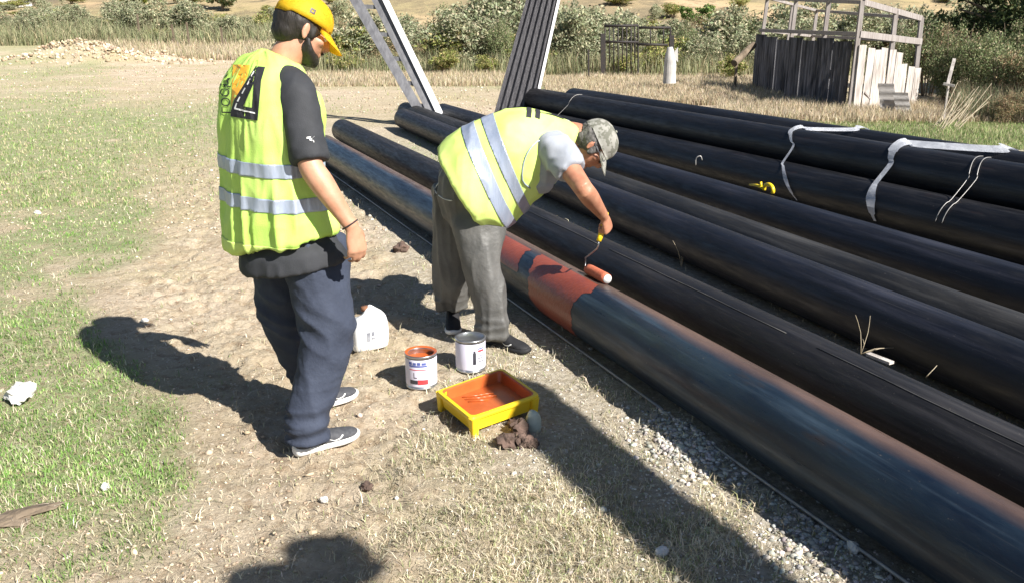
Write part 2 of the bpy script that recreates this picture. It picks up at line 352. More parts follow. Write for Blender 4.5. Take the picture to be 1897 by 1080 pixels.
# ------------------------------------------------------------------ ground shape and cover
def seg_x(y, pts):
    ys = [p[1] for p in pts]; xs = [p[0] for p in pts]; return np.interp(y, ys, xs)
GRASS_EDGE = [(-1.02, 2.0), (-.98, 2.45), (-1.2, 2.95), (-1.45, 3.5), (-1.7, 3.9), (-2.6, 5.1), (-3.1, 7.0), (-4.2, 10), (-7.5, 17), (-12, 28), (-20, 45)]
P1A = Vector((-2.016, 10.089, 0)); P1B = Vector((1.396, 2.158, 0)); P1D = (P1B - P1A).normalized(); P1S = Vector((-P1D.y, P1D.x, 0))
if P1S.x < 0: P1S = -P1S
def masks(x, y):
    """green grass, gravel, dry grass: where things grow, 0..1"""
    x = np.asarray(x, float); y = np.asarray(y, float)
    n1 = fbm(x * 1.1 + 3, y * .9, 0, 4); n2 = fbm(x * .35 + 31, y * .3 + 7, 0, 3); n3 = fbm(x * 4 + 9, y * 3.2, 0, 3)
    d = seg_x(y, GRASS_EDGE) - x + (n1 - .5) * .14 * np.maximum(y, 3)
    g = sm(-.12, .35, d / np.maximum(y * .16, .5)) * sm(.34, .56, n1 * .45 + n2 * .25 + n3 * .3 + .04)
    far_bare = sm(15, 24, y) * sm(60, 45, y) * (.35 + .65 * sm(.35, .6, n2))
    g = g * (1 - .75 * far_bare)
    dp = (x - P1A.x) * P1S.x + (y - P1A.y) * P1S.y            # distance right of the front pipe
    left = sm(.25, .55, x - seg_x(y, [(-.95, 2.0), (-.85, 3.0), (-.75, 4.0), (-1.5, 7.0), (-3.2, 12), (-5, 20)]))
    gv = left * sm(-1.6, -.4, dp) * sm(18, 10, y)
    spot = np.exp(-(((x - .80) / .24) ** 2 + ((y - 3.25) / .32) ** 2)) + np.exp(-(((x - 1.05) / .16) ** 2 + ((y - 2.55) / .25) ** 2))
    gv = np.clip(gv * (.45 + .5 * n3) + spot, 0, 1)
    n4 = fbm(x * 5.5 + 40, y * 5, 0, 3); dry = left * sm(.43, .55, n1 * .35 + n3 * .25 + n4 * .4) * (1 - .85 * np.clip(spot, 0, 1)) * (.35 + .65 * sm(-.1, -.7, dp))
    green2 = 1.3 * np.exp(-(((x + 6.8) / 2.6) ** 2 + ((y - 13.5) / 5.5) ** 2)) + np.exp(-(((x - 7.6) / 3.6) ** 2 + ((y - 13.2) / 1.8) ** 2)) + .9 * np.exp(-(((x + .9) / .9) ** 2 + ((y - 12) / 1.6) ** 2)) + np.exp(-(((x - 1.0) / 5) ** 2 + ((y - 25.5) / 1.6) ** 2)) * .7
    g = np.clip(g + green2 * sm(.3, .5, n3 + .1), 0, 1)
    return g, gv, dry
def gz(x, y):
    x = np.asarray(x, float); y = np.asarray(y, float)
    near = sm(60, 20, y)
    z = (fbm(x * 1.3, y * 1.3, 0, 3) - .5) * .035 * near
    # trodden clods in the bare strip
    cl = sm(-.05, .5, x - seg_x(y, GRASS_EDGE)) * sm(.75, .35, x - seg_x(y, [(-.9, 2.0), (-.8, 4.0), (-1.9, 8.0), (-3.5, 14)]))
    z = z + (fbm(x * 9, y * 9, 0, 4) - .5) * (.016 + .072 * cl) * sm(16, 9, y)
    z = z + (fbm(x * 26, y * 26, 0, 2) - .5) * (.012 + .012 * cl) * sm(8, 5, y)
    # rubble hump next to the pipe
    z = z + .045 * np.exp(-(((x - .80) / .22) ** 2 + ((y - 3.35) / .25) ** 2))
    # heap of clay, far left
    hp = np.exp(-(((x + 20.5) / 3.0) ** 2 + ((y - 42) / 2.2) ** 2)) + .6 * np.exp(-(((x + 17.2) / 2.2) ** 2 + ((y - 41) / 1.6) ** 2))
    z = z + hp * (.62 + 1.0 * (fbm(x * 1.1, y * 1.1, 0, 4) - .5)) * 1.0
    # hillside
    h = sm(58, 190, y) * 30 * sm(-105, 20, x + (y - 150) * .25) + sm(190, 500, y) * 30
    h = h + sm(45, 75, y) * 2.2 * sm(-75, -25, x) + sm(60, 110, y) * 1.4
    z = z + h * (1 + .14 * (fbm(x * .03, y * .03, 0, 4) - .5)) + sm(60, 90, y) * (fbm(x * .08, y * .08, 0, 3) - .5) * 2.0
    return z

def axis(lo, hi, step, gro, far_lo, far_hi):
    a = list(np.arange(lo, hi, step)); s = step; v = hi
    while v < far_hi: a.append(v); s *= gro; v += s
    a.append(far_hi); s = step; v = lo - step; b = []
    while v > far_lo: b.append(v); s *= gro; v -= s
    b.append(far_lo); return np.array(b[::-1] + a)
gx = axis(-3.0, 1.7, .0155, 1.035, -900, 900); gy = axis(1.8, 5.8, .0155, 1.017, -300, 1200)
X, Y = np.meshgrid(gx, gy); Z = gz(X, Y); nx, ny = len(gx), len(gy)
V = np.stack([X.ravel(), Y.ravel(), Z.ravel()], 1)
idx = np.arange(nx * ny).reshape(ny, nx)
F = np.stack([idx[:-1, :-1].ravel(), idx[:-1, 1:].ravel(), idx[1:, 1:].ravel(), idx[1:, :-1].ravel()], 1)
mg, mgv, mdry = masks(V[:, 0], V[:, 1])
gm = bpy.data.materials.new('ground_soil'); gm.use_nodes = True; t = gm.node_tree; N = t.nodes; L = t.links
b = N['Principled BSDF']; b.inputs['Roughness'].default_value = .95; b.inputs['Specular IOR Level'].default_value = .1
tc = N.new('ShaderNodeTexCoord'); ac = N.new('ShaderNodeAttribute'); ac.attribute_name = 'col'
sep = N.new('ShaderNodeSeparateColor'); L.new(ac.outputs['Color'], sep.inputs[0])
def gnoise(sc, det=6, ro=.65):
    n = N.new('ShaderNodeTexNoise'); n.inputs['Scale'].default_value = sc; n.inputs['Detail'].default_value = det; n.inputs['Roughness'].default_value = ro
    L.new(tc.outputs['Object'], n.inputs['Vector']); return n.outputs[0]
def gmr(s, a, b_):
    r = N.new('ShaderNodeMapRange'); L.new(s, r.inputs[0]); r.inputs[1].default_value = a; r.inputs[2].default_value = b_; return r.outputs[0]
def gmix(f, a, b_, mode='MIX'):
    x = N.new('ShaderNodeMix'); x.data_type = 'RGBA'; x.blend_type = mode
    if isinstance(f, float): x.inputs['Factor'].default_value = f
    else: L.new(f, x.inputs['Factor'])
    for k, v in (('A', a), ('B', b_)):
        if isinstance(v, tuple): x.inputs[k].default_value = rgb(v)
        else: L.new(v, x.inputs[k])
    return x.outputs['Result']
def gmul(a, b_):
    x = N.new('ShaderNodeMath'); x.operation = 'MULTIPLY'; L.new(a, x.inputs[0])
    if isinstance(b_, float): x.inputs[1].default_value = b_
    else: L.new(b_, x.inputs[1])
    return x.outputs[0]
soil = gmix(gmr(gnoise(1.4), .35, .65), (.47, .375, .27), (.58, .485, .365))
soil = gmix(gmr(gnoise(.32, 4), .42, .62), soil, (.42, .36, .22)); soil = gmix(gmr(gnoise(2.6, 6, .75), .55, .68), soil, (.66, .56, .42)); soil = gmix(gmr(gnoise(14), .5, .68), soil, (.34, .25, .165))
soil = gmix(gmr(gnoise(8, 8, .8), .58, .68), soil, (.27, .21, .15)); soil = gmix(gmr(gnoise(45, 3), .56, .7), soil, (.66, .57, .44))
grs = gmix(gmr(gnoise(6), .4, .62), (.25, .32, .14), (.40, .40, .24))
grs = gmix(gmr(gnoise(30), .45, .65), grs, (.30, .24, .15))
grv = gmix(gmr(gnoise(26, 4), .42, .6), (.36, .32, .25), (.62, .58, .50))
dry = gmix(gmr(gnoise(22), .4, .62), (.36, .30, .19), (.58, .51, .38)); dry = gmix(gmr(gnoise(7, 7, .75), .5, .64), dry, (.24, .21, .13))
c = gmix(sep.outputs[0], soil, grs); c = gmix(gmul(sep.outputs[1], .8), c, grv); c = gmix(gmul(sep.outputs[2], .6), c, dry)
geo = N.new('ShaderNodeSeparateXYZ'); L.new(tc.outputs['Object'], geo.inputs[0])
hillc = gmix(gmr(gnoise(.09, 5), .38, .6), (.50, .36, .22), (.36, .30, .16))
hillc = gmix(gmr(gnoise(.45, 7, .75), .46, .60), hillc, (.22, .18, .11)); hillc = gmix(gmr(gnoise(.022, 3), .50, .62), hillc, (.20, .165, .11))
c = gmix(gmr(geo.outputs['Y'], 52, 66), c, hillc)
L.new(c, b.inputs['Base Color'])
bp = N.new('ShaderNodeBump'); bp.inputs['Distance'].default_value = .03; L.new(gnoise(38, 8, .75), bp.inputs['Height']); L.new(bp.outputs[0], b.inputs['Normal'])
tag(fast('ground', V, F, gm, col=np.stack([mg, mgv, mdry], 1), smooth=True), kind='structure', label='bare trodden clay with patches of green and dry grass rising to a tan hillside')
def gzs(x, y): return float(gz(np.array([x]), np.array([y]))[0])

# ------------------------------------------------------------------ pipes
def pipe(a, b_, rad, label, mt, wall=.010, seg=64, extra=None, name='steel_pipe'):
    a = Vector(a); b_ = Vector(b_); d = (b_ - a); Ln = d.length; d.normalize(); s = Vector((0, 0, 1)).cross(d).normalized(); u = d.cross(s)
    bm = bmesh.new(); n = max(2, int(Ln / .5)); rings = []
    def ring(x, r):
        sag = 0
        return [bm.verts.new((x, r * math.cos(2 * math.pi * k / seg), r * math.sin(2 * math.pi * k / seg))) for k in range(seg)]
    rs = [ring(0, rad - wall), ring(0, rad - .003), ring(.003, rad)] + [ring(Ln * i / n, rad) for i in range(1, n)] + [ring(Ln - .003, rad), ring(Ln, rad - .003), ring(Ln, rad - wall), ring(Ln / 2, rad - wall)]
    rs.append(rs[0])
    for i in range(len(rs) - 1):
        for k in range(seg): bm.faces.new((rs[i][k], rs[i][(k + 1) % seg], rs[i + 1][(k + 1) % seg], rs[i + 1][k]))
    me = bpy.data.meshes.new(name); bmesh.ops.recalc_face_normals(bm, faces=bm.faces[:]); bm.to_mesh(me); bm.free()
    me.polygons.foreach_set('use_smooth', [True] * len(me.polygons))
    me.materials.append(mt); o = bpy.data.objects.new(name, me); COL.objects.link(o)
    m = Matrix((d, s, u)).transposed().to_4x4(); m.translation = a; o.matrix_world = m
    o.location = a; o.rotation_euler = m.to_euler()
    tag(o, label, 'pipe', 'steel pipes laid out side by side'); return o, m, Ln
RP = .16
p1a = Vector((-2.33, 10.82, .19)); p1b = Vector((2.1, .52, .19))
front, FM, FL = pipe(p1a, p1b, RP, 'nearest blue-grey steel pipe, partly coated with red primer', M['steel_front'], seg=96)
scf, SM_, SL_ = pipe((-2.49, 12.83, .18), (2.55, .61, .18), RP, 'dark scuffed pipe directly behind the half-primed one', M['steel_dark'])
bm = bmesh.new()
for x0, x1, a_ in ((6.0, 8.1, 112), (8.25, 9.9, 111), (10.1, 12.6, 110)):
    P = [SM_ @ Vector((x, (RP + .001) * math.cos(R(a_ + 1.5 * mnoise.noise(Vector((x * 2, 0, 0))))), (RP + .001) * math.sin(R(a_ + 1.5 * mnoise.noise(Vector((x * 2, 0, 0))))))) for x in np.linspace(x0, x1, 14)]
    tube(bm, P, .0028, seg=5)
fin(bm, 'weld_seam', M['seam'], scf, smooth=True)
d4 = (Vector((2.406, 3.911, .18)) - Vector((-1.858, 15.623, .18))).normalized(); s4 = Vector((d4.y, -d4.x, 0))
a4 = Vector((-1.9, 15.75, .18)); b4 = a4 + d4 * 17.0
if s4.x > 0: s4 = -s4
pipe(a4, b4, RP, 'grey scuffed pipe touching a blue-black one, third row back', M['steel_grey'])
pipe(a4 + s4 * .326 + d4 * 1.2, b4 + s4 * .326, RP, 'blue-black pipe lying against the grey scuffed one on its near side', M['steel_blue'])
d5 = (Vector((2.894, 4.76, .18)) - Vector((-1.216, 15.48, .18))).normalized(); a5 = Vector((-1.216, 15.48, .18))
pipe(a5, a5 + d5 * 17, RP, 'lone black pipe just in front of the strapped pile', M['steel_blue'])
# the strapped pile: two layers
RB = .20; SPC = .58; dp_ = Vector((math.sin(R(-22.8)), math.cos(R(-22.8)), 0)); sp_ = Vector((dp_.y, -dp_.x, 0))
base0 = Vector((2.91, 7.5, RB + .01)); hT = .485
lbl_b = ['front pipe of the lower layer in the strapped pile', 'middle pipe in the lower layer of the strapped pile', 'rearmost pipe of the lower layer in the strapped pile']
lbl_t = ['front pipe of the upper layer, with straps hanging over it', 'rearmost pipe of the upper layer, next to the green verge']
ends = [7.4, 7.7, 7.2, 7.5, 7.6, 7.0, 7.3]
for i in range(3):
    c = base0 + sp_ * (i * SPC); pipe(c + dp_ * ends[i], c - dp_ * 6.6, RB, lbl_b[i], M['steel_tar'])[0].__setitem__('group', 'pipes of the strapped pile')
for i in range(2):
    c = base0 + sp_ * ((i + .5) * SPC); c.z = hT; pipe(c + dp_ * ends[4 + i], c - dp_ * 6.6, RB, lbl_t[i], M['steel_tar'])[0].__setitem__('group', 'pipes of the strapped pile')
# the row of pipes rests on timbers
for i, (yy, lab) in enumerate([(12.6, 'timber bearer under the far ends of the pipes'), (1.75, 'timber bearer under the near ends of the pipes')]):
    pass

# primer coat on the front pipe: a skin of paint with an uneven edge
FMi = FM.inverted()
def paint(x0f, x1f, th0, th1, n=90, m_=90):
    bm = bmesh.new(); G = []
    for j in range(m_):
        th = th0 + (th1 - th0) * j / (m_ - 1); row = []
        for i in range(n):
            a0 = x0f(th); a1 = x1f(th); x = a0 + (a1 - a0) * i / (n - 1)
            r = RP + .0016
            row.append(bm.verts.new(FM @ Vector((x, r * math.cos(th), r * math.sin(th)))))
        G.append(row)
    for j in range(m_ - 1):
        for i in range(n - 1): bm.faces.new((G[j][i], G[j][i + 1], G[j + 1][i + 1], G[j + 1][i]))
    o = fin(bm, 'primer_coat', M['primer'], front, smooth=True); o['label'] = 'dried red primer brushed round the pipe'; return o
def alongpx(px, py):           # distance along the front pipe of its top ridge seen at a point
    q = at(px, py, .19 + RP); return (FMi @ q).x
xe = alongpx(1085, 535)        # right edge of the primer
xg = alongpx(960, 472)
nz = lambda v, s: (mnoise.noise(Vector((v, s, .3))))
# local angle: +Y is the side vector; find which sign faces the camera
cs = 1 if (FM.to_3x3() @ Vector((0, 1, 0))).x < 0 else -1
def TH(deg): return R(90) - cs * R(deg) * 1.0    # degrees from the ridge towards the camera side
def edge(base, amp, seed, slant=0): return lambda th: base + amp * nz(th * 2.2, seed) + amp * .5 * nz(th * 7, seed + 4) + amp * .12 * nz(th * 23, seed + 9) + slant * (th - R(90)) * cs
paint(edge(xg + .05, .05, 1, -.10), edge(xe, .04, 5, .02), TH(2), TH(150))
paint(edge(xg - .75, .04, 8), edge(xg - .10, .035, 11, -.10), TH(6), TH(70))

# bright ground reflection at the front pipe's foot, modelled as a pale line
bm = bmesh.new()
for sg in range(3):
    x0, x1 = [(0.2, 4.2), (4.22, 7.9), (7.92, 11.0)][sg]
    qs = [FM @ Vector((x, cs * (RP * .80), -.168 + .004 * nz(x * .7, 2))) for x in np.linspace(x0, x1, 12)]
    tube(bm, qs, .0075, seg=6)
tag(fin(bm, 'reflection_line', M['wire'], smooth=True, recenter=True), 'thin pale line modelled as the ground reflection along the foot of the nearest pipe', 'rod')

# ------------------------------------------------------------------ straps and wires over the pile
def cs_pt(k, ang, top, a, lift=.006):
    c = base0 + sp_ * ((k + (.5 if top else 0)) * SPC); c.z = hT if top else base0.z
    r = RB + lift; return c + sp_ * (r * math.cos(R(ang))) + Vector((0, 0, r * math.sin(R(ang)))) + dp_ * a
def strap(px, py, width, tail, label, rearshift, n_top=3):
    q = at(px, py, hT + RB); a0 = (q - base0).dot(dp_)
    pts = []
    for k in range(n_top - 1, -1, -1):
        for ang in ((60, 80, 100, 120) if k else (60, 75, 90, 105, 120, 135, 150, 162)):
            pts.append((cs_pt(k, ang, True, 0, .012), k))
    pts += [(cs_pt(0, g_, False, 0, .014), -1) for g_ in (108, 120, 133, 146, 160, 174, 188, 202)]
    P = []
    n = len(pts)
    for i, (p, k) in enumerate(pts):
        fr_ = max(0.0, (i - (n - 12)) / 11.0); a = a0 + max(0, k) * rearshift + tail * fr_
        P.append(p + dp_ * (a - 0.0))
    C = crom([tuple(p) for p in P], 5)
    bm = bmesh.new(); prev = None
    for i, p in enumerate(C):
        f = i / len(C); tw = 1.0 - .5 * abs(math.sin(i * .075 + .4)) if f > .45 else 1
        wv = width * (tw if f > .45 else 1) * (1 if f < .93 else .55)
        ph = .5 * math.sin(min(1, f / .42) * math.pi) if f < .42 else 0; wd_ = dp_ * math.cos(ph) + Vector((0, 0, 1)) * math.sin(ph); up0 = Vector((0, 0, wv * .5 * math.sin(ph)))
        aa = bm.verts.new(Vector(p) + wd_ * wv / 2 + up0); m0 = bm.verts.new(Vector(p) + up0); bb = bm.verts.new(Vector(p) - wd_ * wv / 2 + up0)
        if prev: bm.faces.new((prev[0], prev[1], m0, aa)); bm.faces.new((prev[1], prev[2], bb, m0))
        prev = (aa, m0, bb)
    bmesh.ops.solidify(bm, geom=bm.faces[:], thickness=.003)
    tag(fin(bm, 'lifting_strap', M['strap'], smooth=False, recenter=True), label, 'strap', 'white lifting straps over the pipe pile')
strap(1480, 240, .062, -.62, 'white webbing strap hanging near the middle of the pipe pile', -.2, 2)
strap(1705, 268, .105, -.26, 'wider white strap with a twisted tail at the right of the pipe pile', -.5, 2)
def wire(px, py, tail, label, n=2):
    q = at(px, py, hT + RB); a0 = (q - base0).dot(dp_); bm = bmesh.new()
    for w_ in range(n):
        P = [cs_pt(0, g, True, a0 + w_ * .07 + i * tail / 7 + .01 * math.sin(i), .008) for i, g in enumerate((80, 95, 110, 125, 140, 152, 163))] + [cs_pt(0, g, False, a0 + w_ * .06 + tail, .008) for g in (110, 125, 140, 155, 170)]
        tube(bm, [tuple(v[:3]) for v in crom([tuple(p) for p in P], 3)], .0035, seg=5)
    tag(fin(bm, 'binding_wire', M['wire'], smooth=True, recenter=True), label, 'wire')
wire(1855, 292, -.1, 'pair of thin binding wires over the pile at the right edge', 2)
wire(1100, 176, .0, 'single loose wire over the pile behind the crouching man', 1)

# yellow clamp behind the lone pipe
q = at(1405, 352, .36)
bm = bmesh.new()
c0 = q + s4 * -.10 + Vector((0, 0, -.008))
arc = [c0 + d5 * (.06 * math.cos(a)) + Vector((0, 0, .045 * math.sin(a))) for a in np.linspace(-.4, math.pi + .3, 12)]
tube(bm, arc, .016, seg=8); tube(bm, [c0 - d5 * .05, c0 - d5 * .16 + Vector((0, 0, .012)), c0 - d5 * .26], [.014, .011, .008], seg=8)
tube(bm, [c0 - d5 * .10, c0 - d5 * .11 + Vector((0, 0, .05))], .010, seg=8)
tag(fin(bm, 'pipe_clamp', M['yellow_pl'], smooth=True, recenter=True), 'small yellow hook-shaped clamp lying behind the lone black pipe', 'clamp')
q = at(1293, 306, .36); bm = bmesh.new()
tube(bm, [q + Vector((.0, .1, -.02)), q + Vector((.0, .1, .05)), q + Vector((.04, .1, .07)), q + Vector((.06, .1, .03))], .006, seg=6, sub=3)
tag(fin(bm, 'wire_loop', M['wire'], smooth=True, recenter=True), 'small bent wire loop sticking up behind the lone pipe', 'wire')

# ------------------------------------------------------------------ leaning sheets
def quad_board(bm, c4, th, n):
    """slab from four corners"""
    n = Vector(n).normalized() * th
    v = [bm.verts.new(Vector(c)) for c in c4] + [bm.verts.new(Vector(c) + n) for c in c4]
    for f in ((0, 1, 2, 3), (7, 6, 5, 4), (0, 4, 5, 1), (1, 5, 6, 2), (2, 6, 7, 3), (3, 7, 4, 0)): bm.faces.new([v[i] for i in f])
def lerp(a, b_, t): return a + (b_ - a) * t
YC = 15.0
def ext(pxt, pxb, zt, Yt=YC + .7, Yb=YC):   # from base to a top beyond the frame
    a = PY(*pxb, Yb); b_ = PY(*pxt, Yt); k = (zt - a.z) / (b_.z - a.z); return a, a + (b_ - a) * k
root = empty('metal_channel', at(798, 208, 0), label='bent galvanised metal channel leaning over the pipe ends, bright along one edge', cat='metal channel')
for (bt, bb, tt, tb) in (((647, 0), (766, 205), (669, 0), (787, 208)), ((688, 0), (789, 206), (708, 0), (809, 210))):
    a, A = ext(bt, bb, 3.1); b_, B = ext(tt, tb, 3.1)
    bm = bmesh.new(); quad_board(bm, (a, b_, B, A), .03, (0, 1, 0)); fin(bm, 'board', M['channel'], root)
a0_, A0_ = ext((647, 0), (766, 205), 3.1); b0_, B0_ = ext((708, 0), (809, 210), 3.1)
for f_ in (.03, .16, .30, .44, .60, .78, .94):
    bm = bmesh.new(); beam(bm, lerp(a0_, A0_, f_) + Vector((.02, .05, 0)), lerp(b0_, B0_, f_) + Vector((-.02, .05, 0)), .05, .07); fin(bm, 'cross_plate', M['channel'], root)
a, A = ext((708, 0), (808, 210), 3.1, YC + .62, YC - .05); b_, B = ext((719, 0), (822, 213), 3.1, YC + .62, YC - .05)
bm = bmesh.new(); quad_board(bm, (a, b_, B, A), .05, (0, 1, 0)); fin(bm, 'flange', M['flange'], root)
# corrugated sheet
a, A = ext((975, 0), (914, 216), 3.3, YC - .2, YC - .9); b_, B = ext((1033, 0), (985, 216), 3.3, YC - .2, YC - .9)
root = empty('corrugated_sheet', ((a + b_) / 2), label='tall corrugated grey sheet leaning behind the man in the camouflage cap', cat='roofing sheet')
nrm = (b_ - a).cross(A - a).normalized()
if nrm.y > 0: nrm = -nrm
bm = bmesh.new(); G = []
for j in range(24):
    row = []
    for i in range(81):
        p = lerp(lerp(a, b_, i / 80), lerp(A, B, i / 80), j / 23) + nrm * (.028 * math.cos(i / 80 * 2 * math.pi * 5.5)); row.append(bm.verts.new(p))
    G.append(row)
for j in range(23):
    for i in range(80): bm.faces.new((G[j][i], G[j][i + 1], G[j + 1][i + 1], G[j + 1][i]))
bmesh.ops.solidify(bm, geom=bm.faces[:], thickness=.008)
fin(bm, 'corrugated_panel', M['panel'], root, smooth=True)
bm = bmesh.new(); e1 = (b_ - a).normalized()
quad_board(bm, (b_ + nrm * .035, b_ + e1 * .045 + nrm * .035, B + e1 * .045 + nrm * .035, B + nrm * .035), .02, -nrm); fin(bm, 'edge_strip', M['flange'], root)

# ------------------------------------------------------------------ people
def wr(co, fx, fy, fz, seed):     # ridged folds
    n = vn(co[:, 0] * fx + seed, co[:, 1] * fy + 2.3, co[:, 2] * fz + seed * .7)
    return 1 - np.abs(n * 2 - 1) ** .8
def hand(bm, Mx, curl=(20, 25, 20), thumb=.5, spread=1.0, s=1.0, side=1):
    """local: origin wrist, +y to the fingers, +x thumb side, -z palm"""
    loft(bm, [(0, -.03, 0, .026, .019), (0, 0, 0, .027, .018), (.002, .035, 0, .037, .017), (.002, .07, 0, .041, .015), (0, .092, -.001, .038, .012)], side=(1, 0, 0), seg=16, sub=3, M=Mx @ Matrix.Diagonal((side * s, s, s, 1)))
    for k, (bx_, ln, r) in enumerate(((.030, .076, .0092), (.010, .084, .0094), (-.011, .078, .009), (-.030, .062, .0082))):
        p = Vector((bx_, .075 + (.008 if k in (1, 2) else 0), 0)); a = 0; pts = [(p.x, p.y, p.z, r * 1.15, r * 1.1)]
        for sgi, (fr, cu) in enumerate(zip((.45, .31, .24), curl)):
            a += R(cu * (1 + .08 * k)); d = Vector((spread * (.06 - .04 * k), math.cos(a), -math.sin(a))); p = p + d * ln * fr * 1.1
            rr = r * (1 - .10 * (sgi + 1)); pts.append((p.x, p.y, p.z, rr, rr))
        loft(bm, pts, side=(1, 0, 0), seg=10, sub=3, M=Mx @ Matrix.Diagonal((side * s, s, s, 1)))
    t_ = thumb
    pts = [(.020, .012, -.004, .015, .014), (.040, .036, -.012 - .01 * t_, .0125, .012), (.048 - .012 * t_, .062, -.018 - .02 * t_, .0108, .0105), (.046 - .028 * t_, .086, -.022 - .028 * t_, .009, .009)]
    loft(bm, pts, side=(0, 0, 1), seg=10, sub=3, M=Mx @ Matrix.Diagonal((side * s, s, s, 1)))
def frame(o, x, y, z):
    m = Matrix((Vector(x).normalized(), Vector(y).normalized(), Vector(z).normalized())).transposed().to_4x4(); m.translation = Vector(o); return m
def frame_fz(o, fwd, up):         # y forward, z up-ish
    f = Vector(fwd).normalized(); x = f.cross(Vector(up)).normalized(); z = x.cross(f); return frame(o, x, f, z)
def head(bm, H):
    ell(bm, (0, -.012, .03), (.077, .097, .088), M=H); ell(bm, (0, .03, -.025), (.062, .068, .082), M=H)
    ell(bm, (0, .042, -.078), (.045, .045, .034), M=H); ell(bm, (0, .078, -.092), (.022, .018, .018), M=H)
    loft(bm, [(0, .090, .022, .008, .008), (0, .104, -.002, .011, .012), (0, .112, -.022, .016, .013), (0, .098, -.033, .014, .010)], side=(1, 0, 0), seg=10, sub=3, M=H)
    ell(bm, (0, .080, .028), (.050, .016, .010), M=H); ell(bm, (0, .090, -.055), (.024, .012, .006), M=H); ell(bm, (0, .088, -.066), (.020, .012, .007), M=H)
    for s in (-1, 1):
        ell(bm, (s * .046, .062, -.018), (.020, .022, .018), M=H)
        ell(bm, (s * .079, -.008, -.008), (.008, .019, .032), rot=Matrix.Rotation(s * .35, 3, 'Z'), M=H, seg=14)
        ell(bm, (s * .081, -.004, -.034), (.007, .011, .012), M=H, seg=12)
def eyes(H, parent):
    for s in (-1, 1):
        bm = bmesh.new(); ell(bm, (s * .031, .081, .006), (.0125, .0115, .0105), M=H, seg=12); fin(bm, 'eye', M['sole'], parent, smooth=True)
def cap(H, m_, parent, brim_tilt=0.0, root_name='cap', s=1.0):
    """baseball cap: crown, button, brim"""
    c = empty(root_name + '_parts') if False else None
    bm = bmesh.new(); n = 28; rings = []
    for j in range(11):
        a = (j / 10) * math.pi / 2; ring = []
        for k in range(n):
            th = 2 * math.pi * k / n; rx, ry, rz = .087 * s, .107 * s, .098 * s
            z = .028 + rz * math.sin(a) * (1 if j < 9 else .995); f = math.cos(a) ** .82 if a < 1.5 else 0.02
            fr = 1 + (.05 if math.sin(th) > .3 else 0) * math.sin(a * 2)
            dip = -.012 * (math.cos(th) ** 2 < .5) * (math.sin(th) < 0) * (j == 0)
            ring.append(bm.verts.new(H @ Vector((rx * f * math.cos(th), -.012 + ry * f * math.sin(th) * fr, z + dip))))
        rings.append(ring)
    for j in range(10):
        for k in range(n): bm.faces.new((rings[j][k], rings[j][(k + 1) % n], rings[j + 1][(k + 1) % n], rings[j + 1][k]))
    bmesh.ops.solidify(bm, geom=bm.faces[:], thickness=-.003)
    crown = fin(bm, 'cap', m_, parent, smooth=True)
    bm = bmesh.new(); rows = []
    for j in range(9):
        f = j / 8; row = []
        for i in range(17):
            u = (i / 16 * 2 - 1); th = R(90) - u * R(62)
            ix = .087 * s * math.cos(th); iy = -.012 + .107 * s * math.sin(th)
            ln = .074 * (1 - abs(u) ** 2.6)
            x = ix * (1 + .02 * f); y = iy + ln * f * 1.0
            z = .030 - .020 * (x / .08) ** 2 * (0.4 + .6 * f) - f * ln * (.25 + brim_tilt)
            row.append(bm.verts.new(H @ Vector((x, y, z))))
        rows.append(row)
    for j in range(8):
        for i in range(16): bm.faces.new((rows[j][i], rows[j][i + 1], rows[j + 1][i + 1], rows[j + 1][i]))
    bmesh.ops.solidify(bm, geom=bm.faces[:], thickness=.003)
    fin(bm, 'cap_brim', m_, crown, smooth=True)
    bm = bmesh.new(); ell(bm, (0, -.012, .127 * s), (.008, .008, .005), M=H, seg=10); fin(bm, 'cap_button', m_, crown, smooth=True)
    return crown
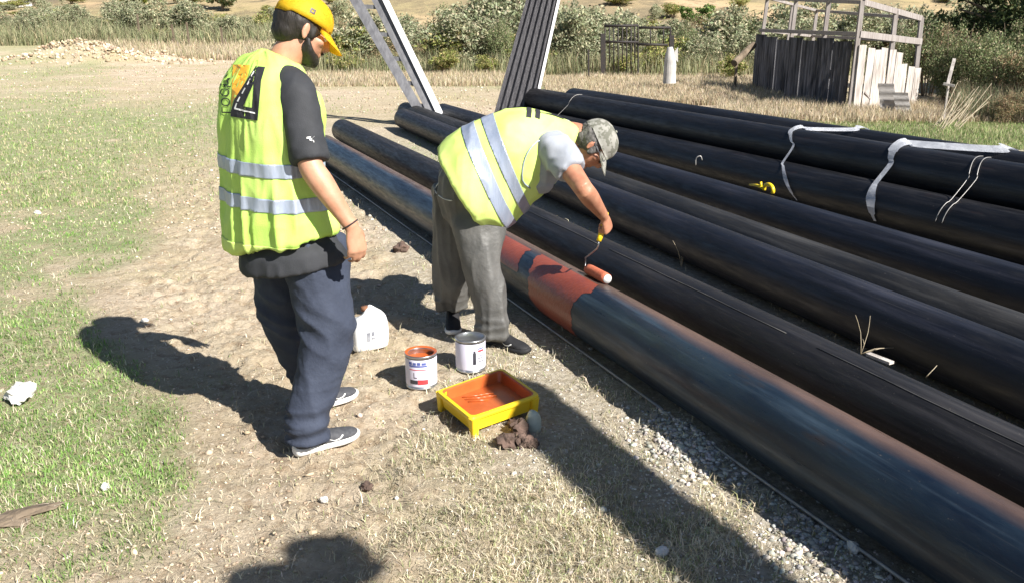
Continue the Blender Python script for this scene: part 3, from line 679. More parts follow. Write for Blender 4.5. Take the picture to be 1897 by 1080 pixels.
def shoe(heel, toe, parent, upper, sole, h=.075, tick=True, side_n=None, width=.048):
    heel = Vector(heel); toe = Vector(toe); d = (toe - heel); d.z = 0; Ln = d.length; d.normalize(); up = Vector((0, 0, 1)); s = d.cross(up)
    Fm = frame(heel, s, d, up)
    bm = bmesh.new(); k = Ln / .30
    rows = [(0, .0 * k, .026, .018, .020), (0, .015 * k, .026, .034, .024), (0, .07 * k, .024, .040, .023), (0, .15 * k, .021, .042, .020), (0, .21 * k, .020, .050, .019), (0, .265 * k, .022, .044, .017), (0, .295 * k, .030, .026, .013), (0, .303 * k, .032, .012, .008)]
    loft(bm, rows, side=(1, 0, 0), seg=20, sub=3, M=Fm, power=3.0)
    sh = None
    so_ = solid(bm, 'shoe_sole', sole, parent, vox=.006, smooth=3)
    bm = bmesh.new()
    rows = [(0, .006 * k, .045, .022, .028), (0, .03 * k, .052, .036, .042), (0, .08 * k, .056, .038, .042), (0, .13 * k, .050, .039, .036), (0, .18 * k, .042, .042, .028), (0, .24 * k, .036, .042, .022), (0, .278 * k, .034, .030, .016), (0, .292 * k, .034, .014, .010)]
    loft(bm, rows, side=(1, 0, 0), seg=20, sub=3, M=Fm, power=2.3)
    loft(bm, [(0, .055 * k, .06, .034, .046), (0, .052 * k, .10, .036, .048)], side=(1, 0, 0), seg=18, sub=1, M=Fm)
    up_ = solid(bm, 'shoe_upper', upper, parent, vox=.006, smooth=3, disp=lambda co, nr: .0015 * wr(co, 60, 60, 40, 3))
    if tick:
        bv = bvh_of(up_)
        sw = [(-.040, .006), (-.022, -.006), (.004, -.009), (.050, .016), (.006, -.004), (-.018, -.001), (-.034, .009)]
        n_ = s if side_n is None or s.dot(Vector(side_n)) > 0 else -s
        o0 = heel + d * (.17 * k) + Vector((0, 0, .046)) + n_ * .02
        ux_ = (d if d.cross(up).dot(n_) > 0 else -d)
        mir = 1 if ux_.dot(d) > 0 else -1
        decal([[(mir * -x * .95, y) for x, y in sw]], o0, ux_, up, bv, 'shoe_mark', M['sole'], up_, off=.002)
        bm = bmesh.new()                                         # laces
        for i in range(4):
            c = Fm @ Vector((0, (.115 + .022 * i) * k, .088 - .0085 * i)); tube(bm, [c - s * .016, c + Vector((0, 0, .003)), c + s * .016], .0022, seg=5, sub=2)
        fin(bm, 'laces', upper, up_, smooth=True)
    return up_

# ---- man in the yellow cap, seen from behind
f1 = Vector((.70, .714, 0)); r1 = Vector((.714, -.70, 0))
man1 = empty('person', (-.80, 3.38, 0), label='man in a yellow cap and lime vest standing with his back to the camera', cat='person')
body = bmesh.new()
hd1 = Vector((-.790, 3.41, 1.635)); fw1 = Vector((.76, .40, -.50)).normalized(); H1 = frame_fz(hd1, fw1, (.35, .25, 1))
head(body, H1)
loft(body, [(-.905, 3.36, 1.42, .10, .09), (-.875, 3.375, 1.50, .066, .064), (-.835, 3.385, 1.56, .060, .060), (-.79, 3.40, 1.60, .056, .058)], side=r1, seg=18, sub=3)
loft(body, [(-.92, 3.36, .95, .17, .12), (-.925, 3.36, 1.2, .18, .12), (-.91, 3.36, 1.42, .17, .10)], side=r1, seg=20, sub=3)
sh1 = Vector((-.788, 3.222, 1.425)); el1 = Vector((-.728, 3.13, 1.155)); wr1 = Vector((-.590, 3.12, .935))
loft(body, [(*sh1, .06, .06), (*lerp(sh1, el1, .5), .055, .053), (*lerp(sh1, el1, .85), .047, .046), (*el1, .045, .046), (*lerp(el1, wr1, .25), .047, .045), (*lerp(el1, wr1, .6), .038, .036), (*wr1, .028, .023)], side=f1, seg=18, sub=4)
hy1 = Vector((.16, -.02, -1)).normalized(); hx1 = -(Vector((.74, .60, .1)) - hy1 * Vector((.74, .60, .1)).dot(hy1)).normalized()
hand(body, frame(wr1, hx1, hy1, hx1.cross(hy1)), curl=(26, 34, 26), thumb=.5, side=-1, s=1.03)
# left arm, beyond the body
shl = Vector((-1.02, 3.50, 1.41)); ell_ = Vector((-1.055, 3.62, 1.15)); wrl = Vector((-.97, 3.74, .93))
loft(body, [(*shl, .06, .06), (*lerp(shl, ell_, .5), .053, .053), (*ell_, .045, .046), (*lerp(ell_, wrl, .3), .044, .044), (*wrl, .028, .024)], side=f1, seg=16, sub=4)
hand(body, frame(wrl, (.70, .70, .1), (.2, .1, -1), Vector((.70, .70, .1)).cross(Vector((.2, .1, -1)))), curl=(28, 34, 26), thumb=.5)
solid(body, 'body', M['skin'], man1, vox=.0055, smooth=4)
eyes(H1, man1)
bm = bmesh.new(); ell(bm, (0, -.022, .020), (.083, .098, .093), M=H1, seg=28); ell(bm, (0, -.05, -.03), (.066, .058, .055), M=H1)
for s in (-1, 1): ell(bm, (s * .069, .022, -.005), (.010, .012, .026), M=H1)
bmesh.ops.bisect_plane(bm, geom=bm.verts[:] + bm.edges[:] + bm.faces[:], plane_co=H1 @ Vector((0, .055, 0)), plane_no=H1.to_3x3() @ Vector((0, 1, .25)), clear_outer=True)
bmesh.ops.holes_fill(bm, edges=bm.edges[:])
solid(bm, 'hair', M['hair'], man1, vox=.006, smooth=2, disp=lambda co, nr: .004 * wr(co, 90, 90, 30, 2))
bm = bmesh.new(); ell(bm, (0, .048, -.080), (.052, .050, .038), M=H1); ell(bm, (0, .085, -.088), (.026, .022, .024), M=H1)
for s in (-1, 1): ell(bm, (s * .052, .025, -.060), (.013, .024, .026), M=H1)
ell(bm, (0, .100, -.046), (.026, .012, .007), M=H1)
loft(bm, [(-.064, .012, -.025, .008, .014), (-.058, .03, -.062, .014, .024), (-.03, .065, -.086, .026, .024), (.03, .065, -.086, .026, .024), (.058, .03, -.062, .014, .024), (.064, .012, -.025, .008, .014)], side=(0, 0, 1), seg=14, sub=4, M=H1)
solid(bm, 'beard', M['hair'], man1, vox=.005, smooth=9, disp=lambda co, nr: .002 * wr(co, 120, 120, 120, 4))
cap1 = cap(H1, M['cap_y'], man1, .35, s=1.05)
bv = bvh_of(cap1); hx = H1.to_3x3() @ Vector((1, 0, 0))
rp = lambda x0, y0, w_, h_: [(x0, y0), (x0 + w_, y0), (x0 + w_, y0 + h_), (x0, y0 + h_)]
decal([rp(-.016, -.009, .006, .018), rp(-.016, -.009, .02, .005), rp(-.002, -.009, .006, .018), rp(-.012, .004, .016, .005)], H1 @ Vector((.10, -.01, .062)), H1.to_3x3() @ Vector((0, 1, 0)), H1.to_3x3() @ Vector((0, 0, 1)), bv, 'cap_badge', M['ink_dark'], cap1, off=.002)
# t-shirt: sleeves to the elbow
bm = bmesh.new()
s_in = Vector((-.86, 3.32, 1.46))
loft(bm, [(*lerp(s_in, Vector(sh1), .2), .06, .062), (*(sh1 + Vector((.0, 0, -.002))), .066, .066), (*lerp(sh1, el1, .25), .070, .068), (*lerp(sh1, el1, .60), .068, .066), (*lerp(sh1, el1, .92), .070, .066)], side=f1, seg=24, sub=5)
loft(bm, [(*lerp(Vector((-.96, 3.42, 1.46)), shl, .2), .06, .062), (*(shl + Vector((0, 0, -.005))), .064, .064), (*lerp(shl, ell_, .4), .066, .066), (*lerp(shl, ell_, .88), .066, .064)], side=f1, seg=20, sub=5)
loft(bm, [(-.872, 3.352, .742, .246, .212), (-.880, 3.352, .80, .238, .200), (-.89, 3.355, .88, .205, .165), (-.925, 3.36, 1.2, .19, .14), (-.915, 3.36, 1.40, .18, .12), (-.895, 3.365, 1.475, .12, .095), (-.872, 3.37, 1.515, .074, .072)], side=r1, seg=28, sub=4)
solid(bm, 'tee_shirt', M['tee_dark'], man1, vox=.008, smooth=5, disp=lambda co, nr: .012 * (wr(co, 8, 8, 5, 5) - .5) + .005 * (wr(co, 20, 20, 14, 2) - .5))
# vest
bm = bmesh.new()
loft(bm, [(-.915, 3.345, .845, .258, .188), (-.920, 3.345, .88, .258, .186), (-.925, 3.345, 1.0, .245, .175), (-.928, 3.345, 1.15, .238, .165), (-.922, 3.35, 1.28, .232, .168), (-.915, 3.355, 1.39, .236, .150), (-.902, 3.36, 1.46, .212, .125), (-.880, 3.365, 1.505, .125, .098), (-.865, 3.37, 1.535, .080, .080)], side=r1, seg=48, sub=5, power=2.25)
def vdisp(co, nr):
    ang = np.arctan2((co[:, 0] + .925) * r1.x + (co[:, 1] - 3.345) * r1.y, (co[:, 0] + .925) * f1.x + (co[:, 1] - 3.345) * f1.y)
    low = sm(1.35, .9, co[:, 2])
    cf = np.stack([ang * 1.6, ang * 0, co[:, 2] + ang * .15], 1)
    fold = .030 * low * (wr(cf, 1.9, 1, 1.6, 4) - .55) + .012 * (wr(cf, 4.2, 1, 4.5, 9) - .5)
    return fold + .018 * (wr(co, 5, 5, 2.2, 8) - .6) + .007 * (wr(co, 14, 14, 8, 3) - .6)
vest1 = solid(bm, 'vest', M['vest'], man1, vox=.0085, smooth=5, disp=vdisp)
for zc in (1.150, 1.022):
    tl = Vector((0, 0, 1)) + r1 * .05
    c = Vector((-.92, 3.345, zc)); h_ = .026
    slice_band(vest1, c + tl * h_, tl, c - tl * h_, -tl, 'reflective_stripe', M['tape'], vest1)
hemb = slice_band(vest1, (0, 0, .861), (0, 0, 1), (0, 0, .80), (0, 0, -1), 'hem_binding', M['vest_b'], vest1, off=.002)
# the back print: slanted road letter, orange square, lettering up the side
org = PY(455, 165, 3.15); bk = -ray(455, 165).normalized(); rx_ = Vector((0, 0, 1)).cross(bk).normalized(); upv = bk.cross(rx_)
bv = bvh_of(vest1)
def pxl(*pts):      # photo points to metres in the plane of the print
    out = []
    for x, y in pts:
        rr = ray(x, y); o_ = Vector((0, 0, CAM_H)); tt = (org - o_).dot(bk) / rr.dot(bk); h_ = o_ + rr * tt - org; out.append((h_.dot(rx_), h_.dot(upv)))
    return out
decal([pxl((430, 117), (463, 120), (459, 140), (427, 214)), pxl((463, 120), (459, 140), (440, 150))], org, rx_, upv, bv, 'vest_print', M['ink_orange'], vest1, off=.0035)
decal([pxl((474, 122), (492, 124), (484, 150), (477, 224), (471, 222), (474, 150)), pxl((474, 122), (480, 133), (450, 200), (427, 208), (433, 186)), pxl((427, 206), (450, 198), (474, 202), (477, 224), (426, 218)), pxl((472, 128), (486, 126), (476, 224), (466, 222))], org, rx_, upv, bv, 'vest_print', M['black'], vest1, off=.0045)
decal([pxl((470, 131), (472, 132), (467, 142), (465, 141)), pxl((463, 146), (465, 147), (459, 158), (457, 157)), pxl((453, 163), (455, 164), (449, 175), (447, 174)), pxl((443, 180), (445, 181), (441, 190), (438, 189)), pxl((437, 192), (439, 193), (436, 203), (433, 202)), pxl((434, 201), (472, 209), (473, 212), (433, 204))], org, rx_, upv, bv, 'vest_print', M['sole'], vest1, off=.0062)
tp = textpolys('ГОСДОР', .046)
o2 = org + Vector(rx_) * pxl((427, 214))[0][0] + upv * pxl((427, 214))[0][1]
decal(tp, o2, upv * 1.0, -rx_, bv, 'vest_print', M['black'], vest1, off=.004)
# sleeve mark
sl = [o for o in man1.children if o.name.startswith('tee_shirt')][0]
bv = bvh_of(sl); o3 = PY(577, 258, 3.08)
decal([rp(-.026, 0, .010, .006), rp(-.011, 0, .007, .006), rp(.001, 0, .012, .007), rp(.018, 0, .009, .006)], o3, (.85, -.4, .05), (0, 0, 1), bv, 'sleeve_mark', M['sole'], sl, off=.003)
# bracelet
bm = bmesh.new(); cb = lerp(wr1, el1, .06); ax = (wr1 - el1).normalized(); sx_ = f1.cross(ax).normalized(); sy_ = ax.cross(sx_)
tube(bm, [cb + sx_ * .030 * math.cos(a) + sy_ * .033 * math.sin(a) for a in np.linspace(0, 2 * math.pi, 21)], .0028, seg=6)
fin(bm, 'bracelet', M['black'], man1, smooth=True)
# trousers
bm = bmesh.new()
rf = at(590, 838, 0); heel_r = at(545, 846, 0) + Vector((0, 0, .0)); toe_r = heel_r + Vector((.21, .165, 0)).normalized() * .29
ank_r = heel_r + (toe_r - heel_r) * .22; ank_r.z = .10
ank_l = Vector((-.885, 3.56, .10)); heel_l = ank_l - Vector((.04, .05, .10)); toe_l = heel_l + Vector((.20, .20, 0))
hipc = Vector((-.865, 3.37, .90))
loft(bm, [(-.872, 3.365, .80, .205, .165), (-.875, 3.36, .90, .195, .155), (-.88, 3.36, .97, .185, .145)], side=r1, seg=26, sub=3)
hr = hipc + r1 * .115 + Vector((0, 0, -.10)); kr = Vector((-.735, 3.245, .47)); hl = hipc - r1 * .115 + Vector((0, 0, -.10)); kl = Vector((-.965, 3.46, .47))
loft(bm, [(*(hr + Vector((0, 0, .06))), .10, .13), (*hr, .108, .140), (*lerp(hr, kr, .45), .100, .116), (*kr, .089, .098), (*lerp(kr, ank_r, .5), .080, .088), (*(ank_r + Vector((0, 0, .06))), .072, .080), (*(ank_r + Vector((0, 0, -.035))), .076, .086)], side=r1, seg=26, sub=5)
loft(bm, [(*(hl + Vector((0, 0, .06))), .10, .13), (*hl, .112, .145), (*lerp(hl, kl, .45), .100, .112), (*kl, .088, .096), (*lerp(kl, ank_l, .5), .080, .088), (*(ank_l + Vector((0, 0, .06))), .074, .082), (*(ank_l + Vector((0, 0, -.035))), .076, .084)], side=r1, seg=26, sub=5)
def pdisp(co, nr):
    low = sm(.36, .08, co[:, 2]); kn = np.exp(-((co[:, 2] - .50) / .12) ** 2); hp_ = sm(.62, .80, co[:, 2])
    dg_ = co[:, 2] + .6 * co[:, 0] - .3 * co[:, 1]
    c2 = np.stack([co[:, 0], co[:, 1], dg_], 1)
    return .026 * low * (wr(co, 5, 5, 24, 1) - .5) + .024 * kn * (wr(c2, 5, 5, 13, 4) - .5) + .020 * hp_ * (wr(c2, 7, 7, 8, 6) - .5) + .022 * (wr(co, 7, 7, 2.0, 9) - .5) + .007 * (wr(c2, 16, 16, 10, 3) - .5)
tr1 = solid(bm, 'trousers', M['pants_blue'], man1, vox=.0085, smooth=4, disp=pdisp)
bm = bmesh.new()                                                  # black waist part and the white-piped pocket
bm.free(); bm = bmesh.new(); bvt = bvh_of(tr1)
for px_, w_ in (((638, 442), 0), ((644, 455), 0)):
    pass
pk = [PY(632 + i * 3.2, 432 + i * 7, 3.15) for i in range(6)]
pk = [bvt.find_nearest(p)[0] + Vector((.004, -.004, 0)) for p in pk]; tube(bm, pk, .003, seg=5, sub=2); fin(bm, 'pocket_piping', M['sole'], tr1, smooth=True)
shoe(heel_r, toe_r, man1, M['shoe'], M['sole'], side_n=r1)
shoe(heel_l, toe_l, man1, M['shoe'], M['sole'], side_n=r1)

# ---- bending man in the camouflage cap
man2 = empty('person', (-.15, 4.5, 0), label='man in a camouflage cap and lime vest bending over the pipe with a roller', cat='person')
body = bmesh.new()
hip2 = Vector((-.245, 4.52, .88)); nk2 = Vector((.335, 4.55, 1.125)); hd2 = Vector((.425, 4.53, 1.055))
fw2 = Vector((.42, -.12, -.90)).normalized(); H2 = frame_fz(hd2, fw2, (.95, 0, .45))
head(body, H2)
loft(body, [(.22, 4.56, 1.09, .10, .09), (.30, 4.555, 1.11, .066, .064), (.36, 4.545, 1.10, .060, .060), (.40, 4.535, 1.075, .058, .058)], side=(0, 1, 0), seg=18, sub=3)
loft(body, [(-.22, 4.53, .86, .15, .12), (0, 4.55, .98, .17, .12), (.22, 4.56, 1.06, .16, .10)], side=(0, 1, 0), seg=20, sub=3)
sh2 = Vector((.215, 4.36, 1.065)); el2 = PY(1082, 352, 4.14); wr2 = PY(1119, 401, 4.43)
loft(body, [(*sh2, .06, .06), (*lerp(sh2, el2, .5), .056, .054), (*lerp(sh2, el2, .85), .050, .048), (*el2, .047, .047), (*lerp(el2, wr2, .28), .049, .046), (*lerp(el2, wr2, .62), .040, .036), (*wr2, .030, .025)], side=(0, 0, 1), seg=18, sub=4)
hc = PY(1124, 436, 4.50)
# the handle runs along hdl; the fist closes round it
hy = Vector((.30, .36, -.85)).normalized(); hz = Vector((.80, -.60, .1)); hxx = hy.cross(hz).normalized(); hz = hxx.cross(hy)
HX2 = frame(wr2 + hy * .004, hxx, hy, hz)
if hxx.z < 0: sd_ = -1
else: sd_ = 1
hand(body, HX2, curl=(68, 82, 62), thumb=1.2, spread=.3, s=1.08, side=-1)
sh2l = Vector((.19, 4.76, 1.04)); el2l = Vector((.10, 4.90, .86)); wr2l = Vector((-.10, 4.80, .74))
loft(body, [(*sh2l, .06, .06), (*lerp(sh2l, el2l, .5), .054, .052), (*el2l, .047, .047), (*lerp(el2l, wr2l, .3), .046, .044), (*wr2l, .029, .024)], side=(0, 0, 1), seg=16, sub=4)
yl = (wr2l - el2l).normalized(); xl = Vector((0, -1, 0)); zl = xl.cross(yl).normalized(); hand(body, frame(wr2l, xl, yl, zl), curl=(35, 40, 30), thumb=.6)
solid(body, 'body', M['skin_b'], man2, vox=.0055, smooth=4)
eyes(H2, man2)
bm = bmesh.new(); ell(bm, (0, -.024, .018), (.083, .096, .090), M=H2, seg=28); ell(bm, (0, -.058, -.03), (.064, .050, .052), M=H2)
for s in (-1, 1): ell(bm, (s * .071, .020, -.016), (.010, .014, .034), M=H2)
bmesh.ops.bisect_plane(bm, geom=bm.verts[:] + bm.edges[:] + bm.faces[:], plane_co=H2 @ Vector((0, .040, 0)), plane_no=H2.to_3x3() @ Vector((0, 1, .25)), clear_outer=True)
bmesh.ops.holes_fill(bm, edges=bm.edges[:])
solid(bm, 'hair', M['hair_g'], man2, vox=.006, smooth=2, disp=lambda co, nr: .007 * wr(co, 90, 90, 90, 2))
cap(H2, M['cap_c'], man2, .30, s=1.06)
bm = bmesh.new()                                                  # dark glasses
for s in (-1, 1):
    ell(bm, (s * .034, .096, .004), (.030, .006, .019), M=H2, seg=16); tube(bm, [(s * .062, .092, .010), (s * .080, .05, .008), (s * .084, -.01, .004)], .003, seg=6, M=H2)
fin(bm, 'sunglasses', M['ink_dark'], man2, smooth=True)
bm = bmesh.new()
loft(bm, [(*lerp(Vector((.20, 4.50, 1.07)), sh2, .1), .07, .07), (*(sh2 + Vector((-.012, .01, .0))), .092, .086), (*lerp(sh2, el2, .28), .086, .080), (*lerp(sh2, el2, .58), .080, .070)], side=(1, 0, .3), seg=24, sub=5)
loft(bm, [(*lerp(Vector((.20, 4.62, 1.07)), sh2l, .1), .07, .07), (*sh2l, .098, .090), (*lerp(sh2l, el2l, .5), .088, .078)], side=(1, 0, .3), seg=20, sub=5)
ell(bm, PY(1012, 300, 4.40), (.115, .075, .115)); ell(bm, PY(1000, 330, 4.42), (.075, .06, .08))
loft(bm, [(-.10, 4.54, .92, .185, .15), (.05, 4.55, .98, .19, .155), (.18, 4.555, 1.035, .17, .125), (.27, 4.555, 1.085, .11, .095), (.315, 4.55, 1.10, .075, .075)], side=(0, 1, 0), seg=26, sub=4)
tee2 = solid(bm, 'tee_shirt', M['tee_grey'], man2, vox=.008, smooth=5, disp=lambda co, nr: .016 * (wr(co, 9, 9, 9, 5) - .5) + .008 * (wr(co, 20, 20, 18, 7) - .5))
# vest: hangs from the back, deep at the belly
bm = bmesh.new()
def pc(x, y, Yc=4.53): return PY(x, y, Yc)
vr = []
for (tx, ty, bx2, by2, wd) in ((812, 276, 908, 428, .285), (842, 246, 940, 416, .282), (888, 224, 968, 392, .245), (930, 208, 985, 375, .240), (972, 204, 1000, 366, .218), (1012, 211, 1012, 352, .190), (1048, 224, 1026, 338, .150), (1072, 238, 1045, 300, .095)):
    a = pc(tx, ty); b_ = pc(bx2, by2); c = (a + b_) / 2; h_ = (a - b_).length / 2; vr.append((a, b_, c, h_, wd))
rings = []
VR = crom([tuple(v[0]) + tuple(v[1]) + (v[4],) for v in vr], 6)
seg = 56
for row in VR:
    a = Vector(row[:3]); b_ = Vector(row[3:6]); wd = row[6]; c = (a + b_) / 2; u_ = (a - b_) / 2; ring = []
    for k in range(seg):
        th = 2 * math.pi * k / seg; ca, sa = math.cos(th), math.sin(th)
        nar = 1 - .12 * max(0, -sa) ** 1.5
        ca2 = math.copysign(abs(ca) ** .88, ca); sa2 = math.copysign(abs(sa) ** .92, sa)
        ring.append(bm.verts.new(c + u_ * sa2 + Vector((0, 1, 0)) * (ca2 * wd * nar)))
    rings.append(ring)
for i in range(len(rings) - 1):
    for k in range(seg): bm.faces.new((rings[i][k], rings[i][(k + 1) % seg], rings[i + 1][(k + 1) % seg], rings[i + 1][k]))
bm.faces.new(rings[0][::-1]); bm.faces.new(rings[-1])
vest2 = solid(bm, 'vest', M['vest_b'], man2, vox=.0085, smooth=5, disp=lambda co, nr: .020 * (wr(co, 7, 7, 2.6, 8) - .55) + .009 * (wr(co, 13, 13, 7, 3) - .5))
for (t0, b0, t1, b1) in (((857, 240), (933, 404), (880, 227), (953, 398)), ((893, 222), (966, 385), (917, 216), (982, 378))):
    A0, B0, A1, B1 = pc(*t0), pc(*b0), pc(*t1), pc(*b1)
    n0 = Vector((0, 1, 0)).cross(A0 - B0).normalized(); n1 = Vector((0, 1, 0)).cross(A1 - B1).normalized()
    if n0.x > 0: n0 = -n0
    if n1.x < 0: n1 = -n1
    slice_band(vest2, A0, n0, A1, n1, 'reflective_stripe', M['tape'], vest2)
bv = bvh_of(vest2); og = PY(1012, 218, 4.5); uxx = (pc(1040, 222) - pc(980, 212)).normalized(); uyy = Vector((0, 1, 0)); uyy = (uyy - uxx * uyy.dot(uxx)).normalized()
decal([[(-.105, -.10), (-.080, -.10), (-.080, .06), (-.105, .06)], [(-.060, -.09), (-.035, -.09), (-.035, .06), (-.060, .06)], [(-.035, -.03), (.085, -.01), (.10, .02), (-.035, .0)]], og, uxx, uyy, bv, 'vest_print', M['black'], vest2, off=.004)
# black trim and belt hanging at the back hem
bm = bmesh.new(); tube(bm, [bv.find_nearest(pc(x, y, 4.33))[0] + Vector((0, -.004, 0)) for x, y in ((984, 352), (966, 330), (966, 300), (980, 276), (1004, 258), (1040, 250))], .004, seg=6, sub=3); fin(bm, 'vest_piping', M['tape'], vest2, smooth=True)
# trousers
bm = bmesh.new()
heel2 = at(902, 636, 0); toe2 = at(988, 660, 0); toe2 = heel2 + (toe2 - heel2).normalized() * .29
ank = Vector((-.085, 4.335, .10)); hq = Vector((-.205, 4.485, .80)); kq = Vector((-.150, 4.36, .45))
ankl = Vector((-.345, 4.70, .10)); hql = Vector((-.27, 4.62, .80)); kql = Vector((-.315, 4.64, .45))
loft(bm, [(-.215, 4.53, .72, .175, .150), (-.235, 4.53, .82, .175, .150), (-.20, 4.535, .90, .185, .150), (-.13, 4.54, .95, .17, .13)], side=(0, 1, 0), seg=26, sub=4)
loft(bm, [(*(hq + Vector((0, .10, .20))), .06, .09), (*(hq + Vector((0, .05, .13))), .088, .125), (*(hq + Vector((0, .015, .06))), .100, .138), (*hq, .108, .145), (*lerp(hq, kq, .5), .106, .135), (*(kq + Vector((-.01, 0, 0))), .090, .094), (*lerp(kq, ank, .5), .080, .084), (*(ank + Vector((-.015, 0, .08))), .070, .078), (*(ank + Vector((-.01, 0, -.02))), .072, .086)], side=(0, 1, 0), seg=26, sub=5)
loft(bm, [(*(hql + Vector((0, 0, .04))), .10, .15), (*hql, .115, .160), (*lerp(hql, kql, .5), .108, .130), (*kql, .098, .112), (*lerp(kql, ankl, .5), .090, .100), (*(ankl + Vector((0, 0, .06))), .078, .090), (*(ankl + Vector((0, 0, 0))), .080, .092)], side=(0, 1, 0), seg=26, sub=5)
def pd2(co, nr):
    low = sm(.3, .08, co[:, 2]); hp_ = sm(.5, .8, co[:, 2])
    return .034 * (wr(co, 11, 11, 1.3, 9) - .5) + .012 * (wr(co, 22, 22, 3, 2) - .5) + .014 * hp_ * (wr(co, 8, 8, 9, 2) - .5) + .018 * low * (wr(co, 6, 6, 20, 4) - .5)
tr2 = solid(bm, 'trousers', M['pants_grey'], man2, vox=.0085, smooth=4, disp=pd2)
bvt = bvh_of(tr2)
bm = bmesh.new()
P = [bvt.find_nearest(PY(x, y, 4.2))[0] + Vector((0, -.006, 0)) for x, y in ((803, 318), (812, 345), (832, 372), (862, 398), (892, 412))]
bm.free()
bm = bmesh.new(); tube(bm, [hitpx(bvt, x, y) for x, y in ((803, 338), (806, 352), (814, 363), (826, 370), (838, 372))], .003, seg=5, sub=2); fin(bm, 'pocket_piping', M['sole'], tr2, smooth=True)
shoe(heel2, toe2, man2, M['shoe_b'], M['shoe_b'], side_n=(0, -1, 0))
hl2 = at(845, 604, 0); tl2 = hl2 + Vector((-.10, -.06, 0)); shoe(ankl + Vector((-.0, .08, -.10)), ankl + Vector((.02, -.20, -.10)), man2, M['shoe_b'], M['sole'], side_n=(-1, 0, 0), tick=False)

# ---- paint roller in his fist
qr = at(1105, 514, RP * 2 + .035); rdir = (at(1133, 533, .36) - at(1083, 497, .36)).normalized(); ra = qr - rdir * .10; rb = qr + rdir * .125
s_r = FM.inverted() @ qr
# rest the sleeve on the steel
loc = FM.inverted() @ qr; th = math.atan2(loc.z, loc.y); want = RP + .031; newp = FM @ Vector((loc.x, want * math.cos(th), want * math.sin(th))); pd_ = Vector((p1b - p1a)).normalized()
ra = newp - pd_ * .105; rb = newp + pd_ * .105
root = empty('paint_roller', newp, label='paint roller with a primer-soaked sleeve resting on the half-painted pipe', cat='paint roller')
bm = bmesh.new(); loft(bm, [(*(ra + pd_ * .21 * i / 8), .030 * (.93 if i in (0, 8) else 1), .030 * (.93 if i in (0, 8) else 1)) for i in range(9)], side=(0, 0, 1), seg=24, sub=1)
fin(bm, 'roller_sleeve', M['roller'], root, smooth=True)
bm = bmesh.new(); tube(bm, [rb + pd_ * .001, rb + pd_ * .006], .024, seg=20); fin(bm, 'end_cap', M['sole'], root, smooth=True)
bm = bmesh.new(); gc_ = wr2 + hy * .083 - hz * .030; hax = (-hxx * .75 + Vector((.05, 0, .8))).normalized(); gpb = gc_ - hax * .075; gpt = gc_ + hax * .05
tube(bm, [ra - pd_ * .004, ra - pd_ * .035, ra - pd_ * .035 + (Vector((0, 0, 1))) * .055, lerp(ra - pd_ * .035 + Vector((0, 0, .065)), gpb - Vector((0, 0, .035)), .9), gpb - Vector((0, 0, .02)), gpb], .0042, seg=8); fin(bm, 'wire_frame', M['tin'], root, smooth=True)
bm = bmesh.new(); tube(bm, [gpb, lerp(gpb, gpt, .5), gpt, gpt + Vector((.004, 0, .035))], [.013, .016, .014, .010], seg=12, sub=2); fin(bm, 'handle', M['yellow_pl'], root, smooth=True)

